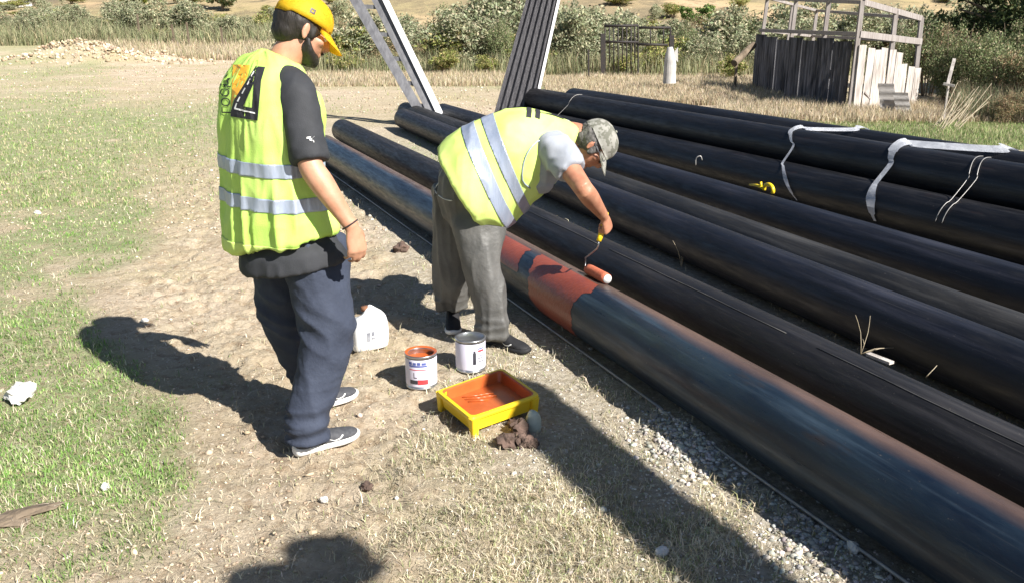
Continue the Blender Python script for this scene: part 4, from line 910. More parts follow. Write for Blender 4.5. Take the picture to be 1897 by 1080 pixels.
# ------------------------------------------------------------------ tins
def paint_tin(c, rot, open_, label):
    c = Vector(c); c.z = gzs(c.x, c.y) + .002; r = .074; h = .168
    root = empty('paint_tin', c, label=label, cat='paint tin', group='paint tins on the grass'); T = Matrix.Translation(c) @ Matrix.Rotation(R(rot), 4, 'Z')
    def lathe(prof, m_, name, seg=48):
        bm = bmesh.new(); rs = [[bm.verts.new(T @ Vector((p[0] * math.cos(2 * math.pi * k / seg), p[0] * math.sin(2 * math.pi * k / seg), p[1]))) for k in range(seg)] for p in prof]
        for i in range(len(rs) - 1):
            for k in range(seg): bm.faces.new((rs[i][k], rs[i][(k + 1) % seg], rs[i + 1][(k + 1) % seg], rs[i + 1][k]))
        return fin(bm, name, m_, root, smooth=True)
    lathe([(.001, .004), (r - .003, .004), (r - .002, 0), (r + .002, 0), (r + .002, .006), (r, .008), (r, h - .012), (r + .003, h - .010), (r + .0035, h - .002), (r + .001, h), (r - .008, h - .002), (r - .011, h - .006), (r - .011, h - .012), (r - .003, h - .02), (r - .003, .012), (.001, .012)], M['tin'], 'tin_body')
    lb = lathe([(r + .0008, .016), (r + .0012, .018), (r + .0012, h - .020), (r + .0008, h - .018)], M['tinlabel'], 'paper_label')
    def patch(a0, a1, z0, z1, m_):
        bm = bmesh.new(); n = 8; rr = r + .0022; lo = [bm.verts.new(T @ Vector((rr * math.cos(R(a)), rr * math.sin(R(a)), z0))) for a in np.linspace(a0, a1, n)]; hi = [bm.verts.new(T @ Vector((rr * math.cos(R(a)), rr * math.sin(R(a)), z1))) for a in np.linspace(a0, a1, n)]
        for i in range(n - 1): bm.faces.new((lo[i], lo[i + 1], hi[i + 1], hi[i]))
        fin(bm, 'label_print', m_, lb, smooth=True)
    if open_:
        for a0, a1, z0, z1, k in ((-130, -62, .116, .124, 'ink_blue'), (-132, -118, .126, .140, 'ink_blue'), (-114, -102, .126, .138, 'ink_blue'), (-98, -86, .126, .140, 'ink_blue'), (-82, -66, .126, .138, 'ink_blue'), (-130, -66, .100, .104, 'ink_red'), (-128, -98, .030, .050, 'ink_dark'), (-97, -60, .028, .052, 'ink_red'), (-112, -110, .060, .088, 'ink_dark'), (-112, -100, .060, .064, 'ink_dark')): patch(a0, a1, z0, z1, M[k])
    else:
        for a0, a1, z0, z1, k in ((-78, -66, .045, .105, 'ink_dark'), (-76, -68, .105, .116, 'ink_dark'), (-58, -30, .122, .128, 'ink_blue'), (-58, -30, .108, .118, 'ink_red'), (-58, -34, .086, .090, 'ink_blue'), (-58, -38, .074, .078, 'ink_dark'), (-58, -30, .056, .060, 'ink_dark')): patch(a0, a1, z0, z1, M[k])
    if open_:
        bm = bmesh.new(); bmesh.ops.create_circle(bm, cap_ends=True, segments=40, radius=r - .0032, matrix=Matrix.Translation(c + Vector((0, 0, h - .035)))); fin(bm, 'paint', M['orange'], root)
        lathe([(r - .0115, h - .004), (r - .004, h + .0005), (r + .0022, h + .0008)], M['orange'], 'paint_drip')
    else:
        lathe([(.0005, h - .010), (r - .018, h - .010), (r - .014, h - .005), (r - .0112, h - .004)], M['tin'], 'lid')
paint_tin((-.434, 3.84, 0), 0, True, 'open tin of orange primer, left of the other tin')
paint_tin((-.207, 4.03, 0), 0, False, 'closed tin with a pale label beside the crouching man\'s black shoe')

# ------------------------------------------------------------------ tray
A_, B_, C_, D_ = [Vector(v) for v in ((-.337, 3.538, .09), (-.171, 3.253, .09), (.129, 3.468, .09), (-.047, 3.809, .09))]
root = empty('paint_tray', ((A_ + B_ + C_ + D_) / 4).to_2d().to_3d(), label='yellow plastic paint tray filled with orange primer', cat='paint tray')
C_ = B_ + (D_ - A_) * .5 + (C_ - B_) * .5; cen = (A_ + B_ + C_ + D_) / 4
def tp_(u, v, z): # u: A->B side ; v: B->C
    p = lerp(lerp(A_, B_, u), lerp(D_, C_, u), v); p.z = z; return p
bm = bmesh.new(); ring_z = [(.0, .102), (.0, .107), (.045, .107), (.055, .103), (.10, .045)]
def rr_(ins, z, n=6):
    out = []; cr = .07
    for (cu, cv, a0) in ((ins + cr, ins + cr, 180), (1 - ins - cr, ins + cr, 270), (1 - ins - cr, 1 - ins - cr, 0), (ins + cr, 1 - ins - cr, 90)):
        for i in range(n + 1):
            a = R(a0 + 90 * i / n); out.append((cu + cr * math.cos(a), cv + cr * math.sin(a)))
    return [bm.verts.new(tp_(u, v, z)) for u, v in out]
prof = [(.055, .030), (.030, .088), (0, .086), (-.004, .094), (.004, .102), (.045, .103)]
rs = [rr_(i_, z) for i_, z in prof]
for i in range(len(rs) - 1):
    for k in range(len(rs[0])): bm.faces.new((rs[i][k], rs[i][(k + 1) % len(rs[0])], rs[i + 1][(k + 1) % len(rs[0])], rs[i + 1][k]))
bm.faces.new(rs[0])
for (u, v) in ((.97, .06), (.03, .06), (.97, .92)):            # feet
    p = tp_(u, v, 0); loft(bm, [(p.x, p.y, .0, .015, .015), (p.x, p.y, .05, .018, .018), (p.x, p.y, .094, .022, .022)], side=(C_ - B_), seg=14, sub=1, power=3.5)
fin(bm, 'tray_body', M['yellow_tray'], root, smooth=False)
bm = bmesh.new(); rs = [rr_(.045, .1035), rr_(.062, .098), rr_(.085, .050), rr_(.10, .046)]
for i in range(len(rs) - 1):
    for k in range(len(rs[0])): bm.faces.new((rs[i][k], rs[i][(k + 1) % len(rs[0])], rs[i + 1][(k + 1) % len(rs[0])], rs[i + 1][k]))
fin(bm, 'painted_lining', M['orange'], root, smooth=False)
bm = bmesh.new(); bm.faces.new(rr_(.082, .054)); fin(bm, 'paint_pool', M['orange'], root)
bm = bmesh.new()
for i in range(7):
    a = tp_(.16 + .028 * i, .30 + .07 * (i % 3), .056); tube(bm, [a, a + Vector((.05, .012, .002)), a + Vector((.09, .02, .0))], .004, seg=6)
fin(bm, 'paint_ripples', M['orange'], root, smooth=True)

# ------------------------------------------------------------------ small litter
def rock(name, c, r, m_, label, cat, seed=0, rough=.35, sub=3, group=None, sink=.25):
    bm = bmesh.new(); bmesh.ops.create_icosphere(bm, subdivisions=sub, radius=1)
    for v in bm.verts:
        n = 1 + rough * mnoise.noise(v.co * 1.3 + Vector((seed, seed * 2, 0))) + rough * .5 * mnoise.noise(v.co * 4 + Vector((seed, 0, seed)))
        v.co = Vector((v.co.x * r[0] * n, v.co.y * r[1] * n, v.co.z * r[2] * n))
    me = bpy.data.meshes.new(name); bm.to_mesh(me); bm.free(); me.materials.append(m_)
    o = bpy.data.objects.new(name, me); COL.objects.link(o); o.location = (c[0], c[1], gzs(c[0], c[1]) + r[2] * (1 - sink)); o.rotation_euler = (0, 0, seed)
    tag(o, label, cat, group); return o
M['clod'] = mat('dark_clod', (.06, .04, .03), (.14, .09, .07), scale=18, rough=.95, bump=.006, bscale=60)
M['rockw'] = mat('white_limestone', (.52, .50, .46), (.72, .70, .66), scale=8, rough=.9, bump=.006, bscale=40)
M['glassy'] = mat('dull_clear_plastic', (.34, .38, .32), (.46, .50, .44), scale=12, rough=.35)
root = empty('soil_clod', at(955, 815, 0), label='dark crumpled rag-like clod by the foot of the paint tray', cat='clod')
bm = bmesh.new()
for i, (px, py, r) in enumerate(((940, 822, .042), (962, 800, .045), (968, 820, .034), (985, 820, .030), (950, 784, .025))):
    p = at(px, py + 8, 0)
    b2 = bmesh.new(); bmesh.ops.create_icosphere(b2, subdivisions=3, radius=1)
    for v in b2.verts:
        n = 1 + .5 * mnoise.noise(v.co * 1.6 + Vector((i * 3, 0, 0))) + .3 * mnoise.noise(v.co * 5); v.co = Vector((p.x + v.co.x * r * n, p.y + v.co.y * r * n, r * .7 + v.co.z * r * n * .9))
    me = bpy.data.meshes.new('x'); b2.to_mesh(me); b2.free(); bm.from_mesh(me); bpy.data.meshes.remove(me)
fin(bm, 'clod_lump', M['clod'], root, smooth=False)
bm = bmesh.new(); p = at(988, 800, 0); loft(bm, [(p.x, p.y, .005, .030, .022), (p.x, p.y, .05, .034, .026), (p.x - .005, p.y, .085, .026, .02), (p.x - .012, p.y, .10, .010, .01)], seg=14, sub=3)
solidb = solid(bm, 'plastic_cup', M['glassy'], None, vox=.005, smooth=2, disp=lambda co, nr: .004 * (wr(co, 40, 40, 30, 3) - .5)); tag(solidb, 'crumpled clear plastic cup leaning on the corner of the paint tray', 'cup')
rock('leaf_clump', at(742, 468, 0), (.06, .05, .045), M['clod'], 'dark brown clod standing in the shadow between the two men', 'clod', 4, .6, group=None)
rock('limestone_block', at(40, 738, 0), (.10, .06, .035), M['rockw'], 'large white stone in the grass at the left edge', 'stone', 2, .5)
rock('limestone_block', at(268, 595, 0), (.022, .016, .014), M['rockw'], 'pale stone inside the shadow of the man\'s head', 'stone', 3)
rock('limestone_block', at(196, 905, 0), (.020, .016, .014), M['rockw'], 'small grey stone in the grass left of the bare soil', 'stone', 5)
rock('limestone_block', at(70, 397, 0), (.035, .02, .02), M['rockw'], 'white stone on the upper left grass', 'stone', 6)
rock('limestone_block', at(1225, 1030, 0), (.026, .018, .016), M['rockw'], 'white stone at the left edge of the lowest long shadow', 'stone', 7)
rock('limestone_block', at(1580, 1020, 0), (.026, .02, .018), M['rockw'], 'white stone beside the nearest pipe at bottom right', 'stone', 8)
rock('limestone_block', at(600, 925, 0), (.017, .014, .012), M['rockw'], 'cream pebble below the standing man\'s sneaker', 'stone', 9)
rock('soil_clod', at(680, 905, 0), (.028, .02, .015), M['clod'], 'dark clod below and right of the standing man\'s sneaker', 'clod', 11, .6)
rock('bark_piece', at(30, 965, 0), (.11, .045, .014), M['bark'], 'flat dead bark strip at the lower left edge', 'bark', .6, .9, sink=.1)
# white carton bag behind the standing man's leg
cb = at(681, 645, 0); root = empty('plastic_canister', cb, label='white plastic canister with a printed panel behind the standing man\'s leg', cat='canister')
bm = bmesh.new(); loft(bm, [(cb.x, cb.y + .03, .0, .085, .07), (cb.x, cb.y + .03, .02, .095, .08), (cb.x + .005, cb.y + .03, .10, .098, .082), (cb.x + .008, cb.y + .035, .165, .085, .07), (cb.x + .0, cb.y + .04, .195, .045, .035), (cb.x - .01, cb.y + .04, .205, .03, .025)], side=(.9, .45, 0), seg=28, sub=4, power=4)
cn = solid(bm, 'canister_body', M['white_pl'], root, vox=.006, smooth=3, disp=lambda co, nr: .006 * (wr(co, 16, 16, 10, 2) - .5))
bv = bvh_of(cn); og = Vector((cb.x + .035, cb.y - .06, .09)); ux_ = Vector((.9, .44, 0)).normalized()
decal([rp(-.035, -.045, .07, .002), rp(-.035, .038, .07, .002), rp(-.022, -.03, .018, .05), rp(.004, -.02, .018, .012), rp(.004, .0, .016, .022)], og, ux_, (0, 0, 1), bv, 'label_print', M['strap_grey'], cn, off=.0025)
bm = bmesh.new(); tube(bm, [Vector((cb.x - .01, cb.y + .04, .20)), Vector((cb.x - .01, cb.y + .04, .225))], .022, seg=18); fin(bm, 'screw_cap', M['rust'], root, smooth=True)
# twigs and a plank among the pipes
M['straw'] = mat('dry_straw', (.36, .30, .20), (.48, .41, .30), scale=30, rough=.9)
def twig(base, tips, label, r=.002):
    bm = bmesh.new(); base = Vector(base)
    for tpt in tips:
        m_ = lerp(base, Vector(tpt), .5) + Vector((.01, 0, .012)); tube(bm, [base, m_, Vector(tpt)], [r, r * .8, r * .5], seg=5, sub=2)
    tag(fin(bm, 'dry_stalk', M['straw'], smooth=True, recenter=True), label, 'dry stalk', 'dry stalks between the pipes')
c = at(1595, 655, .12); twig(c, [c + Vector((-.05, 0, .20)), c + Vector((.03, .02, .19)), c + Vector((.11, .0, .03)), c + Vector((.17, .03, .02)), c + Vector((.02, .05, .06))], 'spread dry stalks beyond the second pipe, beside the small plank')
c = at(1715, 698, .25); twig(c, [c + Vector((.05, .02, .045)), c + Vector((.02, 0, .03))], 'small pale stalk right of the small plank')
c = at(1262, 495, .02); twig(c, [c + Vector((.0, 0, .16)), c + Vector((-.07, 0, .19)), c + Vector((-.02, .05, .12))], 'upright dry stalk in the dark gap behind the second pipe')
bm = bmesh.new(); a = at(1608, 655, .26); b_ = at(1652, 672, .26); beam(bm, a, b_, .03, .012); tag(fin(bm, 'plank', M['palewood'], recenter=True), 'small pale plank wedged beyond the second pipe', 'plank')
for px, py, ln, lab in ((1305, 612, .16, 'pale splinter between the nearest and the second pipe'), (1115, 480, .1, 'white chip in the gap beside the roller'), (1020, 455, .12, 'pale chip in the gap left of the roller')):
    q = at(px, py, .02); bm = bmesh.new(); beam(bm, q, q - pd_ * -ln, .022, .008); tag(fin(bm, 'wood_splinter', M['rockw'], recenter=True), lab, 'splinter')

# ------------------------------------------------------------------ background things
# gate
YG = 29.5
root = empty('iron_gate', PY(1180, 135, YG), label='rusted black iron gate standing alone in dry grass', cat='gate')
def rod(bm, x0, y0, x1, y1, r, Yc=YG): tube(bm, [PY(x0, y0, Yc), PY(x1, y1, Yc)], r, seg=6)
for x, y0, y1, n_ in ((1117, 63, 140, 'gate_post'), (1244, 66, 130, 'gate_post')):
    bm = bmesh.new(); beam(bm, PY(x, y0, YG), PY(x, y1 + 8, YG), .15, .15, up=Vector((0, 1, 0))); fin(bm, n_, M['gate'], root)
for name, rails, xs, y0, y1, yb in (('gate_leaf', ((1119, 49, 1182, 48), (1119, 78, 1183, 79)), (1121, 1129, 1137, 1145, 1153, 1161, 1169, 1176), 49, 79, 138), ('gate_leaf', ((1184, 52, 1242, 52), (1182, 83, 1237, 84)), (1205, 1229, 1242), 52, 84, 84)):
    bm = bmesh.new()
    for a0, b0, a1, b1 in rails: rod(bm, a0, b0, a1, b1, .042)
    lf = fin(bm, name, M['gate'], root, smooth=True)
    for i, x in enumerate(xs):
        bm = bmesh.new(); yy = yb if (i % 3 != 1 or name == 'gate_leaf' and yb == 84) else yb - 20
        rod(bm, x, y0, x, yy, .024); fin(bm, 'bar', M['gate'], lf, smooth=True)
    bm = bmesh.new(); rod(bm, rails[0][2], rails[0][3], rails[0][2], 140 if yb > 100 else 84, .03); fin(bm, 'frame_upright', M['gate'], lf)
bm = bmesh.new(); a = PY(1090, 92, 28); b_ = PY(1091, 140, 28); b_.z = -.05; beam(bm, a, b_, .05, .05, up=Vector((0, 1, 0))); tag(fin(bm, 'iron_stake', M['gate'], recenter=True), 'thin black stake left of the iron gate', 'stake')
# broken white pipe stump in front of gate
YW = 23.0; bm = bmesh.new(); G = []
for j, (x0, x1, y) in enumerate(((1228, 1252, 155), (1229, 1252, 135), (1231, 1253, 112), (1233, 1250, 100), (1236, 1246, 88))):
    a = PY(x0, y, YW); b_ = PY(x1, y, YW); c_ = (a + b_) / 2; rr = (b_ - a).length / 2; G.append((c_.x, c_.y, c_.z, rr, rr))
loft(bm, G, side=(1, 0, 0), seg=20, sub=2)
a = PY(1244, 104, YW - .1); b_ = PY(1256, 88, YW - .1); c_ = PY(1256, 116, YW - .1); quad_board(bm, (a, b_, c_, lerp(a, c_, .7)), .05, (0, 1, 0))
tag(fin(bm, 'broken_stump', M['asbestos'], smooth=False, recenter=True), 'broken pale cement pipe stump upright in front of the gate', 'pipe stump')

# shed
YCn, YLf, YRt = 17.2, 24.0, 18.6
shed = empty('shed', at(1590, 208, 0), label='ramshackle open-topped shed with dark slate side and bleached board front', cat='shed')
def sp3(x, y, Yc): return PY(x, y, Yc)
def fl(x, y, Yc, z): p = PY(x, y, Yc); p.z = z; return p
Lr, Cr, Rr = sp3(1408, 57, YLf), sp3(1589, 64, YCn), sp3(1706, 78, YRt)      # lower rail
Lt, Ct, Rt = sp3(1422, -2, YLf), sp3(1597, 5, YCn), sp3(1707, 35, YRt)       # top rail
bk_off = (Lr - Cr) * .0
Bk = Lr + (Rr - Cr); Bt = Lt + (Rt - Ct)
def wbeam(a, b_, w_=.09, d_=.07, nm='rail', m_=None):
    bm = bmesh.new(); beam(bm, a, b_, w_ * .8, d_ * .8); fin(bm, nm, m_ or M['oldwood'], shed)
wbeam(Lr, Cr, .09, .10); wbeam(Cr + Vector((.02, -.03, .0)), Rr, .08, .15); wbeam(Lt, Ct, .08, .09); wbeam(Ct + Vector((.02, -.02, 0)), Rt, .07, .13)
wbeam(Bk, Lr + Vector((.05, 0, 0)), .08, .08); wbeam(Bt, Lt + Vector((.05, 0, 0)), .08, .08); wbeam(Bk, Rr + Vector((0, .05, 0)), .08, .08); wbeam(Bt, Rt + Vector((0, .05, 0)), .08, .08)
def post(p, top): wbeam(Vector((p.x, p.y, -.05)), Vector((top.x, top.y, top.z + .02)), .10, .10, 'post')
post(Lr, Lt); post(Cr, Ct); post(Rr, Rt); post(Bk, Bt)
for t_ in (.38, .72): post(lerp(Lr, Cr, t_), lerp(Lt, Ct, t_))
post(lerp(Cr, Rr, .55), lerp(Ct, Rt, .55)); post(lerp(Bk, Lr, .5), lerp(Bt, Lt, .5)); post(lerp(Rr, Bk, .5), lerp(Rt, Bt, .5))
# corrugated slate sheets on the left side, uneven tops
nS = 7; dirL = (Cr - Lr); outw = Vector((-1, -.05, 0)).normalized()
for i in range(nS):
    a = lerp(Lr, Cr, i / nS); b_ = lerp(Lr, Cr, (i + .985) / nS); zt = a.z - (.10 + .12 * ((i * 37) % 5) / 5); bm = bmesh.new(); G = []
    for j in (0, 1):
        row = []
        for k in range(33):
            p = lerp(a, b_, k / 32) + outw * (.07 + .012 * (i % 2) + .028 * math.cos(k / 32 * 2 * math.pi * 5)); p.z = (-.02 if j == 0 else zt); row.append(bm.verts.new(p))
        G.append(row)
    for k in range(32): bm.faces.new((G[0][k], G[0][k + 1], G[1][k + 1], G[1][k]))
    bmesh.ops.solidify(bm, geom=bm.faces[:], thickness=.008); fin(bm, 'slate_sheet', M['slate'], shed, smooth=False)
# boards on the sunlit front
f0, f1_ = Cr.copy(), Rr.copy(); nB = 9; outf = Vector((.45, -.89, 0)).normalized()
for i in range(nB):
    a = lerp(f0, f1_, i / nB + .004); b_ = lerp(f0, f1_, (i + 1) / nB - .006); zt = lerp(f0, f1_, i / nB).z - (.20 + .03 * (i % 3) + (.28 if i > 5 else 0)); zb = -.02 + (.0 if i < 5 else .05)
    bm = bmesh.new(); o_ = outf * (.09 + .008 * ((i * 7) % 3)); tl = .012 * ((i * 5) % 3 - 1)
    quad_board(bm, (Vector((a.x, a.y, zb)) + o_, Vector((b_.x, b_.y, zb)) + o_, Vector((b_.x + tl, b_.y, zt - .02 * (i % 2))) + o_, Vector((a.x + tl, a.y, zt)) + o_), .022, -outf)
    fin(bm, 'board', M['palewood'], shed)
# fibre-cement offcuts leaning on the front
for k, (x0, x1, yb, yt, lab) in enumerate(((1632, 1662, 216, 155, 'wavy white fibre-cement offcut leaning on the shed front, the left one'), (1662, 1690, 218, 170, 'smaller wavy fibre-cement offcut leaning on the shed front, the right one'))):
    bm = bmesh.new(); G = []; b0 = at(x0, yb, 0); b1 = at(x1, yb + 1, 0); zt = .60 if k == 0 else .45
    n_ = 26
    for j in range(n_):
        row = []
        for i in range(2):
            p = lerp(b0, b1, i); f = j / (n_ - 1); p = p + Vector((-.08 * f, .14 * f - .010 * math.cos(f * 2 * math.pi * 4), zt * f)); row.append(bm.verts.new(p))
        G.append(row)
    for j in range(n_ - 1): bm.faces.new((G[j][0], G[j][1], G[j + 1][1], G[j + 1][0]))
    bmesh.ops.solidify(bm, geom=bm.faces[:], thickness=.008); tag(fin(bm, 'fibre_cement_sheet', M['asbestos'], smooth=False, recenter=True), lab, 'roofing sheet', 'offcuts leaning on the shed')
bm = bmesh.new(); beam(bm, at(1628, 206, 0), PY(1600, 172, 17.3), .07, .03); tag(fin(bm, 'plank', M['oldwood'], recenter=True), 'short plank leaning on the shed corner', 'plank')
bm = bmesh.new(); a = at(1362, 158, 0); tube(bm, [PY(1360, 118, 22.5), PY(1396, 84, 23.2)], .09, seg=10); beam(bm, PY(1365, 115, 22.7), Vector((PY(1365, 115, 22.7).x, 22.7, 0)), .06, .06); tag(fin(bm, 'leaning_log', M['bark'], smooth=False, recenter=True), 'dark mossy log propped against the left end of the shed', 'log')
# pale stakes right of the shed
bm = bmesh.new(); beam(bm, PY(1755, 160, 15.5), PY(1768, 110, 15.9), .05, .03); beam(bm, PY(1748, 156, 15.5), PY(1768, 160, 15.4), .05, .04); beam(bm, Vector((PY(1757, 160, 15.5).x, 15.5, 0)), PY(1757, 160, 15.5), .03, .03); tag(fin(bm, 'wooden_stake', M['palewood'], recenter=True), 'pale wooden stake in the bushes right of the shed', 'stake')

# utility poles and pale house at the far left
for px, y0, y1, Yp, lab in ((40, -30, 28, 130, 'pale utility pole farthest left, before the sky'), (188, -60, 15, 110, 'pale utility pole on the hillside right of the first one')):
    p = PY(px, y1, Yp); zt = PY(px, y0, Yp).z; root = empty('utility_pole', p, label=lab, cat='utility pole', group='utility poles on the hill')
    bm = bmesh.new(); tube(bm, [Vector((p.x, Yp, gzs(p.x, Yp) - .5)), Vector((p.x, Yp, zt))], .16, seg=10); fin(bm, 'pole', M['asbestos'], root, smooth=True)
    bm = bmesh.new(); beam(bm, Vector((p.x - .9, Yp, zt - .5)), Vector((p.x + .9, Yp, zt - .5)), .12, .12); fin(bm, 'crossarm', M['oldwood'], root)
hp0 = PY(4, 38, 95); root = empty('farmhouse', (hp0.x, 95, gzs(hp0.x, 95)), label='small white farmhouse at the far left edge under the sky', cat='house')
bm = bmesh.new(); bx(bm, (hp0.x - 2, 98, gzs(hp0.x, 95) + 1.2), (5, 5, 3.6)); fin(bm, 'wall', M['rockw'], root)
zr = gzs(hp0.x, 95) + 3.0; bm = bmesh.new()
v = [bm.verts.new(q_) for q_ in ((hp0.x - 4.8, 95.2, zr), (hp0.x + .8, 95.2, zr), (hp0.x + .8, 100.8, zr), (hp0.x - 4.8, 100.8, zr), (hp0.x - 4.8, 98, zr + 1.3), (hp0.x + .8, 98, zr + 1.3))]
for f in ((0, 1, 5, 4), (2, 3, 4, 5), (0, 4, 3), (1, 2, 5), (0, 3, 2, 1)): bm.faces.new([v[i] for i in f])
fin(bm, 'roof', M['slate'], root)
for dx in (-3.2, -1.0):
    bm = bmesh.new(); bx(bm, (hp0.x + dx, 95.47, gzs(hp0.x, 95) + 1.6), (.9, .08, 1.1)); fin(bm, 'window', M['ink_dark'], root)

# far fence posts
root = None
for i, (px, pb) in enumerate(((325, 101), (352, 102), (262, 99), (415, 103), (655, 118), (800, 122), (826, 124), (612, 116), (1015, 128))):
    p = at(px, pb, 0); bm = bmesh.new(); h_ = 1.25 + .2 * ((i * 7) % 3); beam(bm, (0, 0, -.1), (.03 * ((i % 3) - 1), 0, h_), .09, .09, up=Vector((0, 1, 0)))
    o = fin(bm, 'fence_post', M['bark']); o.location = (p.x, p.y, gzs(p.x, p.y))
    tag(o, ['dark fence post under the far hedge, the taller of the close pair at left', 'dark fence post just left of the standing man\'s shoulder', 'leftmost dark fence post under the far hedge', 'dark fence post hidden behind the standing man\'s back', 'dark fence post seen just right of the yellow cap', 'dark fence post between the metal channel and the corrugated sheet, left of its pair', 'dark fence post between the metal channel and the corrugated sheet, right of its pair', 'dark fence post behind the standing man\'s face', 'dark fence post right behind the corrugated sheet'][i], 'fence post', 'fence posts along the field edge')

# ------------------------------------------------------------------ vegetation
def blades(name, xy, h, w_, col, lean=.5, z=None, sub=True, **tg):
    n = len(xy); a = rng.uniform(0, 2 * np.pi, n); d = np.stack([np.cos(a), np.sin(a)], 1); l = rng.uniform(.1, 1, n) * lean
    la = rng.uniform(0, 2 * np.pi, n); ld = np.stack([np.cos(la), np.sin(la)], 1)
    zz = gz(xy[:, 0], xy[:, 1]) - .004 if z is None else z
    base = np.concatenate([xy, zz[:, None]], 1)
    def at_(f, bend): 
        p = base.copy(); p[:, :2] += ld * (l * h * bend)[:, None]; p[:, 2] += h * f; return p
    s = np.concatenate([d * w_[:, None] / 2, np.zeros((n, 1))], 1)
    m = at_(.55, .25); t_ = at_(1.0 - .35 * np.minimum(l, 1) , 1.0)
    V = np.stack([base - s, base + s, m + s * .8, m - s * .8, t_], 1).reshape(-1, 3)
    i0 = np.arange(n) * 5; Q = np.stack([i0, i0 + 1, i0 + 2, i0 + 3], 1); T = np.stack([i0 + 3, i0 + 2, i0 + 4], 1)
    tone = (.62 + .76 * fbm(xy[:, 0] * 4.5, xy[:, 1] * 4.5, 0, 3))[:, None]; col = np.clip(col * tone, 0, 1)
    o = fast(name, V, [Q, T], M['blade'], col=np.repeat(col, 5, axis=0)); tag(o, **tg); return o
def mixcol(n, cols, p, jit=.18):
    c = np.array(cols)[rng.choice(len(cols), n, p=p)]; return np.clip(c * (1 + rng.uniform(-jit, jit, (n, 1))) * (1 + rng.uniform(-.06, .06, (n, 3))), 0, 1)
def scatter(n, x0, x1, y0, y1, power=1.0):
    """denser towards the viewer"""
    u = rng.uniform(0, 1, n); y = (y0 ** -power + u * (y1 ** -power - y0 ** -power)) ** (-1 / power) if power > 0 else rng.uniform(y0, y1, n)
    k = rng.uniform(-1, 1, n); x = (x0 + x1) / 2 + (x1 - x0) / 2 * k; return np.stack([x, y], 1)
def fan(n, y0, y1, half=.66, power=1.2):
    p = scatter(n, -1, 1, y0, y1, power); p[:, 0] = p[:, 0] * (half * p[:, 1] + .35); return p
GREEN = [(.15, .28, .06), (.24, .38, .11), (.37, .43, .19), (.58, .54, .37)]
DRYC = [(.66, .58, .42), (.48, .41, .28), (.34, .38, .18), (.78, .72, .57)]
def near_pipes(p):
    dpx = (p[:, 0] - P1A.x) * P1S.x + (p[:, 1] - P1A.y) * P1S.y; return dpx
# short green turf
def tuft(p, k=.6, s=.012):
    n = len(p); c = p[rng.integers(0, max(1, n // 9), n)]; m_ = rng.uniform(0, 1, n) < k; q = p.copy(); q[m_] = c[m_] + rng.normal(0, 1, (m_.sum(), 2)) * s * (1 + .25 * c[m_, 1:2]); return q
p = tuft(fan(330000, 1.9, 34, power=1.1)); g, gv, dr = masks(p[:, 0], p[:, 1]); keep = rng.uniform(0, 1, len(p)) < g ** 1.6 * .62
p = p[keep]; p = p[(near_pipes(p) < -.16) | (p[:, 1] > 9)]; n = len(p); h = rng.uniform(.008, .028, n) * (1 + .06 * p[:, 1]); cl = fbm(p[:, 0] * 3, p[:, 1] * 3, 0, 2); h *= .6 + .9 * cl
blades('green_grass', p, h, .0022 * (1 + .30 * p[:, 1]) * rng.uniform(.7, 1.3, n), mixcol(n, GREEN, [.30, .34, .22, .14]), lean=.9, label='short green grass in patches over the clay', cat='grass', kind='stuff')
# dry grass between the men and the pipes, sparse straw everywhere
p = tuft(fan(320000, 1.9, 26, power=1.3), .5, .009); g, gv, dr = masks(p[:, 0], p[:, 1]); keep = rng.uniform(0, 1, len(p)) < np.clip(dr * .48 + .05 * (1 - g) + .10 * g + gv * .05, 0, 1)
p = p[keep]; p = p[(near_pipes(p) < -.15) | ((p[:, 1] > 3) & (rng.uniform(0, 1, len(p)) < .3))]; n = len(p)
blades('dry_grass', p, rng.uniform(.006, .040, n) * (.35 + 1.3 * fbm(p[:, 0] * 5, p[:, 1] * 5, 0, 3)) * (1 + .05 * p[:, 1]), .0020 * (1 + .25 * p[:, 1]) * rng.uniform(.7, 1.3, n), mixcol(n, DRYC, [.42, .25, .20, .13]), lean=1.6, label='short dry grass trampled between the men and the pipes', cat='dry grass', kind='stuff')
# long loose straws
p = fan(5200, 1.9, 10, power=1.5); p = p[(near_pipes(p) < -.3)]; n = len(p)
blades('straw', p, rng.uniform(.015, .045, n), rng.uniform(.0014, .0028, n), mixcol(n, [(.74, .67, .50), (.50, .42, .28)], [.65, .35]), lean=4.0, label='long loose straws lying over the ground', cat='straw', kind='stuff')
# tall dry grass belts at the back
def belt(n, fn, hmin, hmax, cols, pr_, name, label, w0=.010, lean=.5):
    p = fn(n); k = len(p); h = rng.uniform(hmin, hmax, k) * (.55 + .9 * fbm(p[:, 0] * .8, p[:, 1] * .8, 0, 3)); blades(name, p, h, w0 * rng.uniform(.6, 1.4, k), mixcol(k, cols, pr_, .25), lean=lean, label=label, cat='dry grass', kind='stuff')
TALL = [(.56, .46, .32), (.40, .32, .22), (.36, .35, .20), (.66, .58, .45)]
def reg(n, px0, px1, y0, y1):
    Y_ = 1 / rng.uniform(1 / y1, 1 / y0, n); px = rng.uniform(px0, px1, n); X_ = (px - 948.5) / FPX * Y_ * .98; return np.stack([X_, Y_], 1)
belt(60000, lambda n: reg(n, 1010, 1450, 19, 29), .05, .24, TALL, [.45, .25, .15, .15], 'tall_dry_grass', 'tall straw-coloured grass round the iron gate', .014)
belt(42000, lambda n: reg(n, 1330, 1980, 15.4, 19.5), .05, .27, TALL, [.35, .3, .15, .2], 'tall_dry_grass', 'dry tufted grass along the foot of the shed', .010)
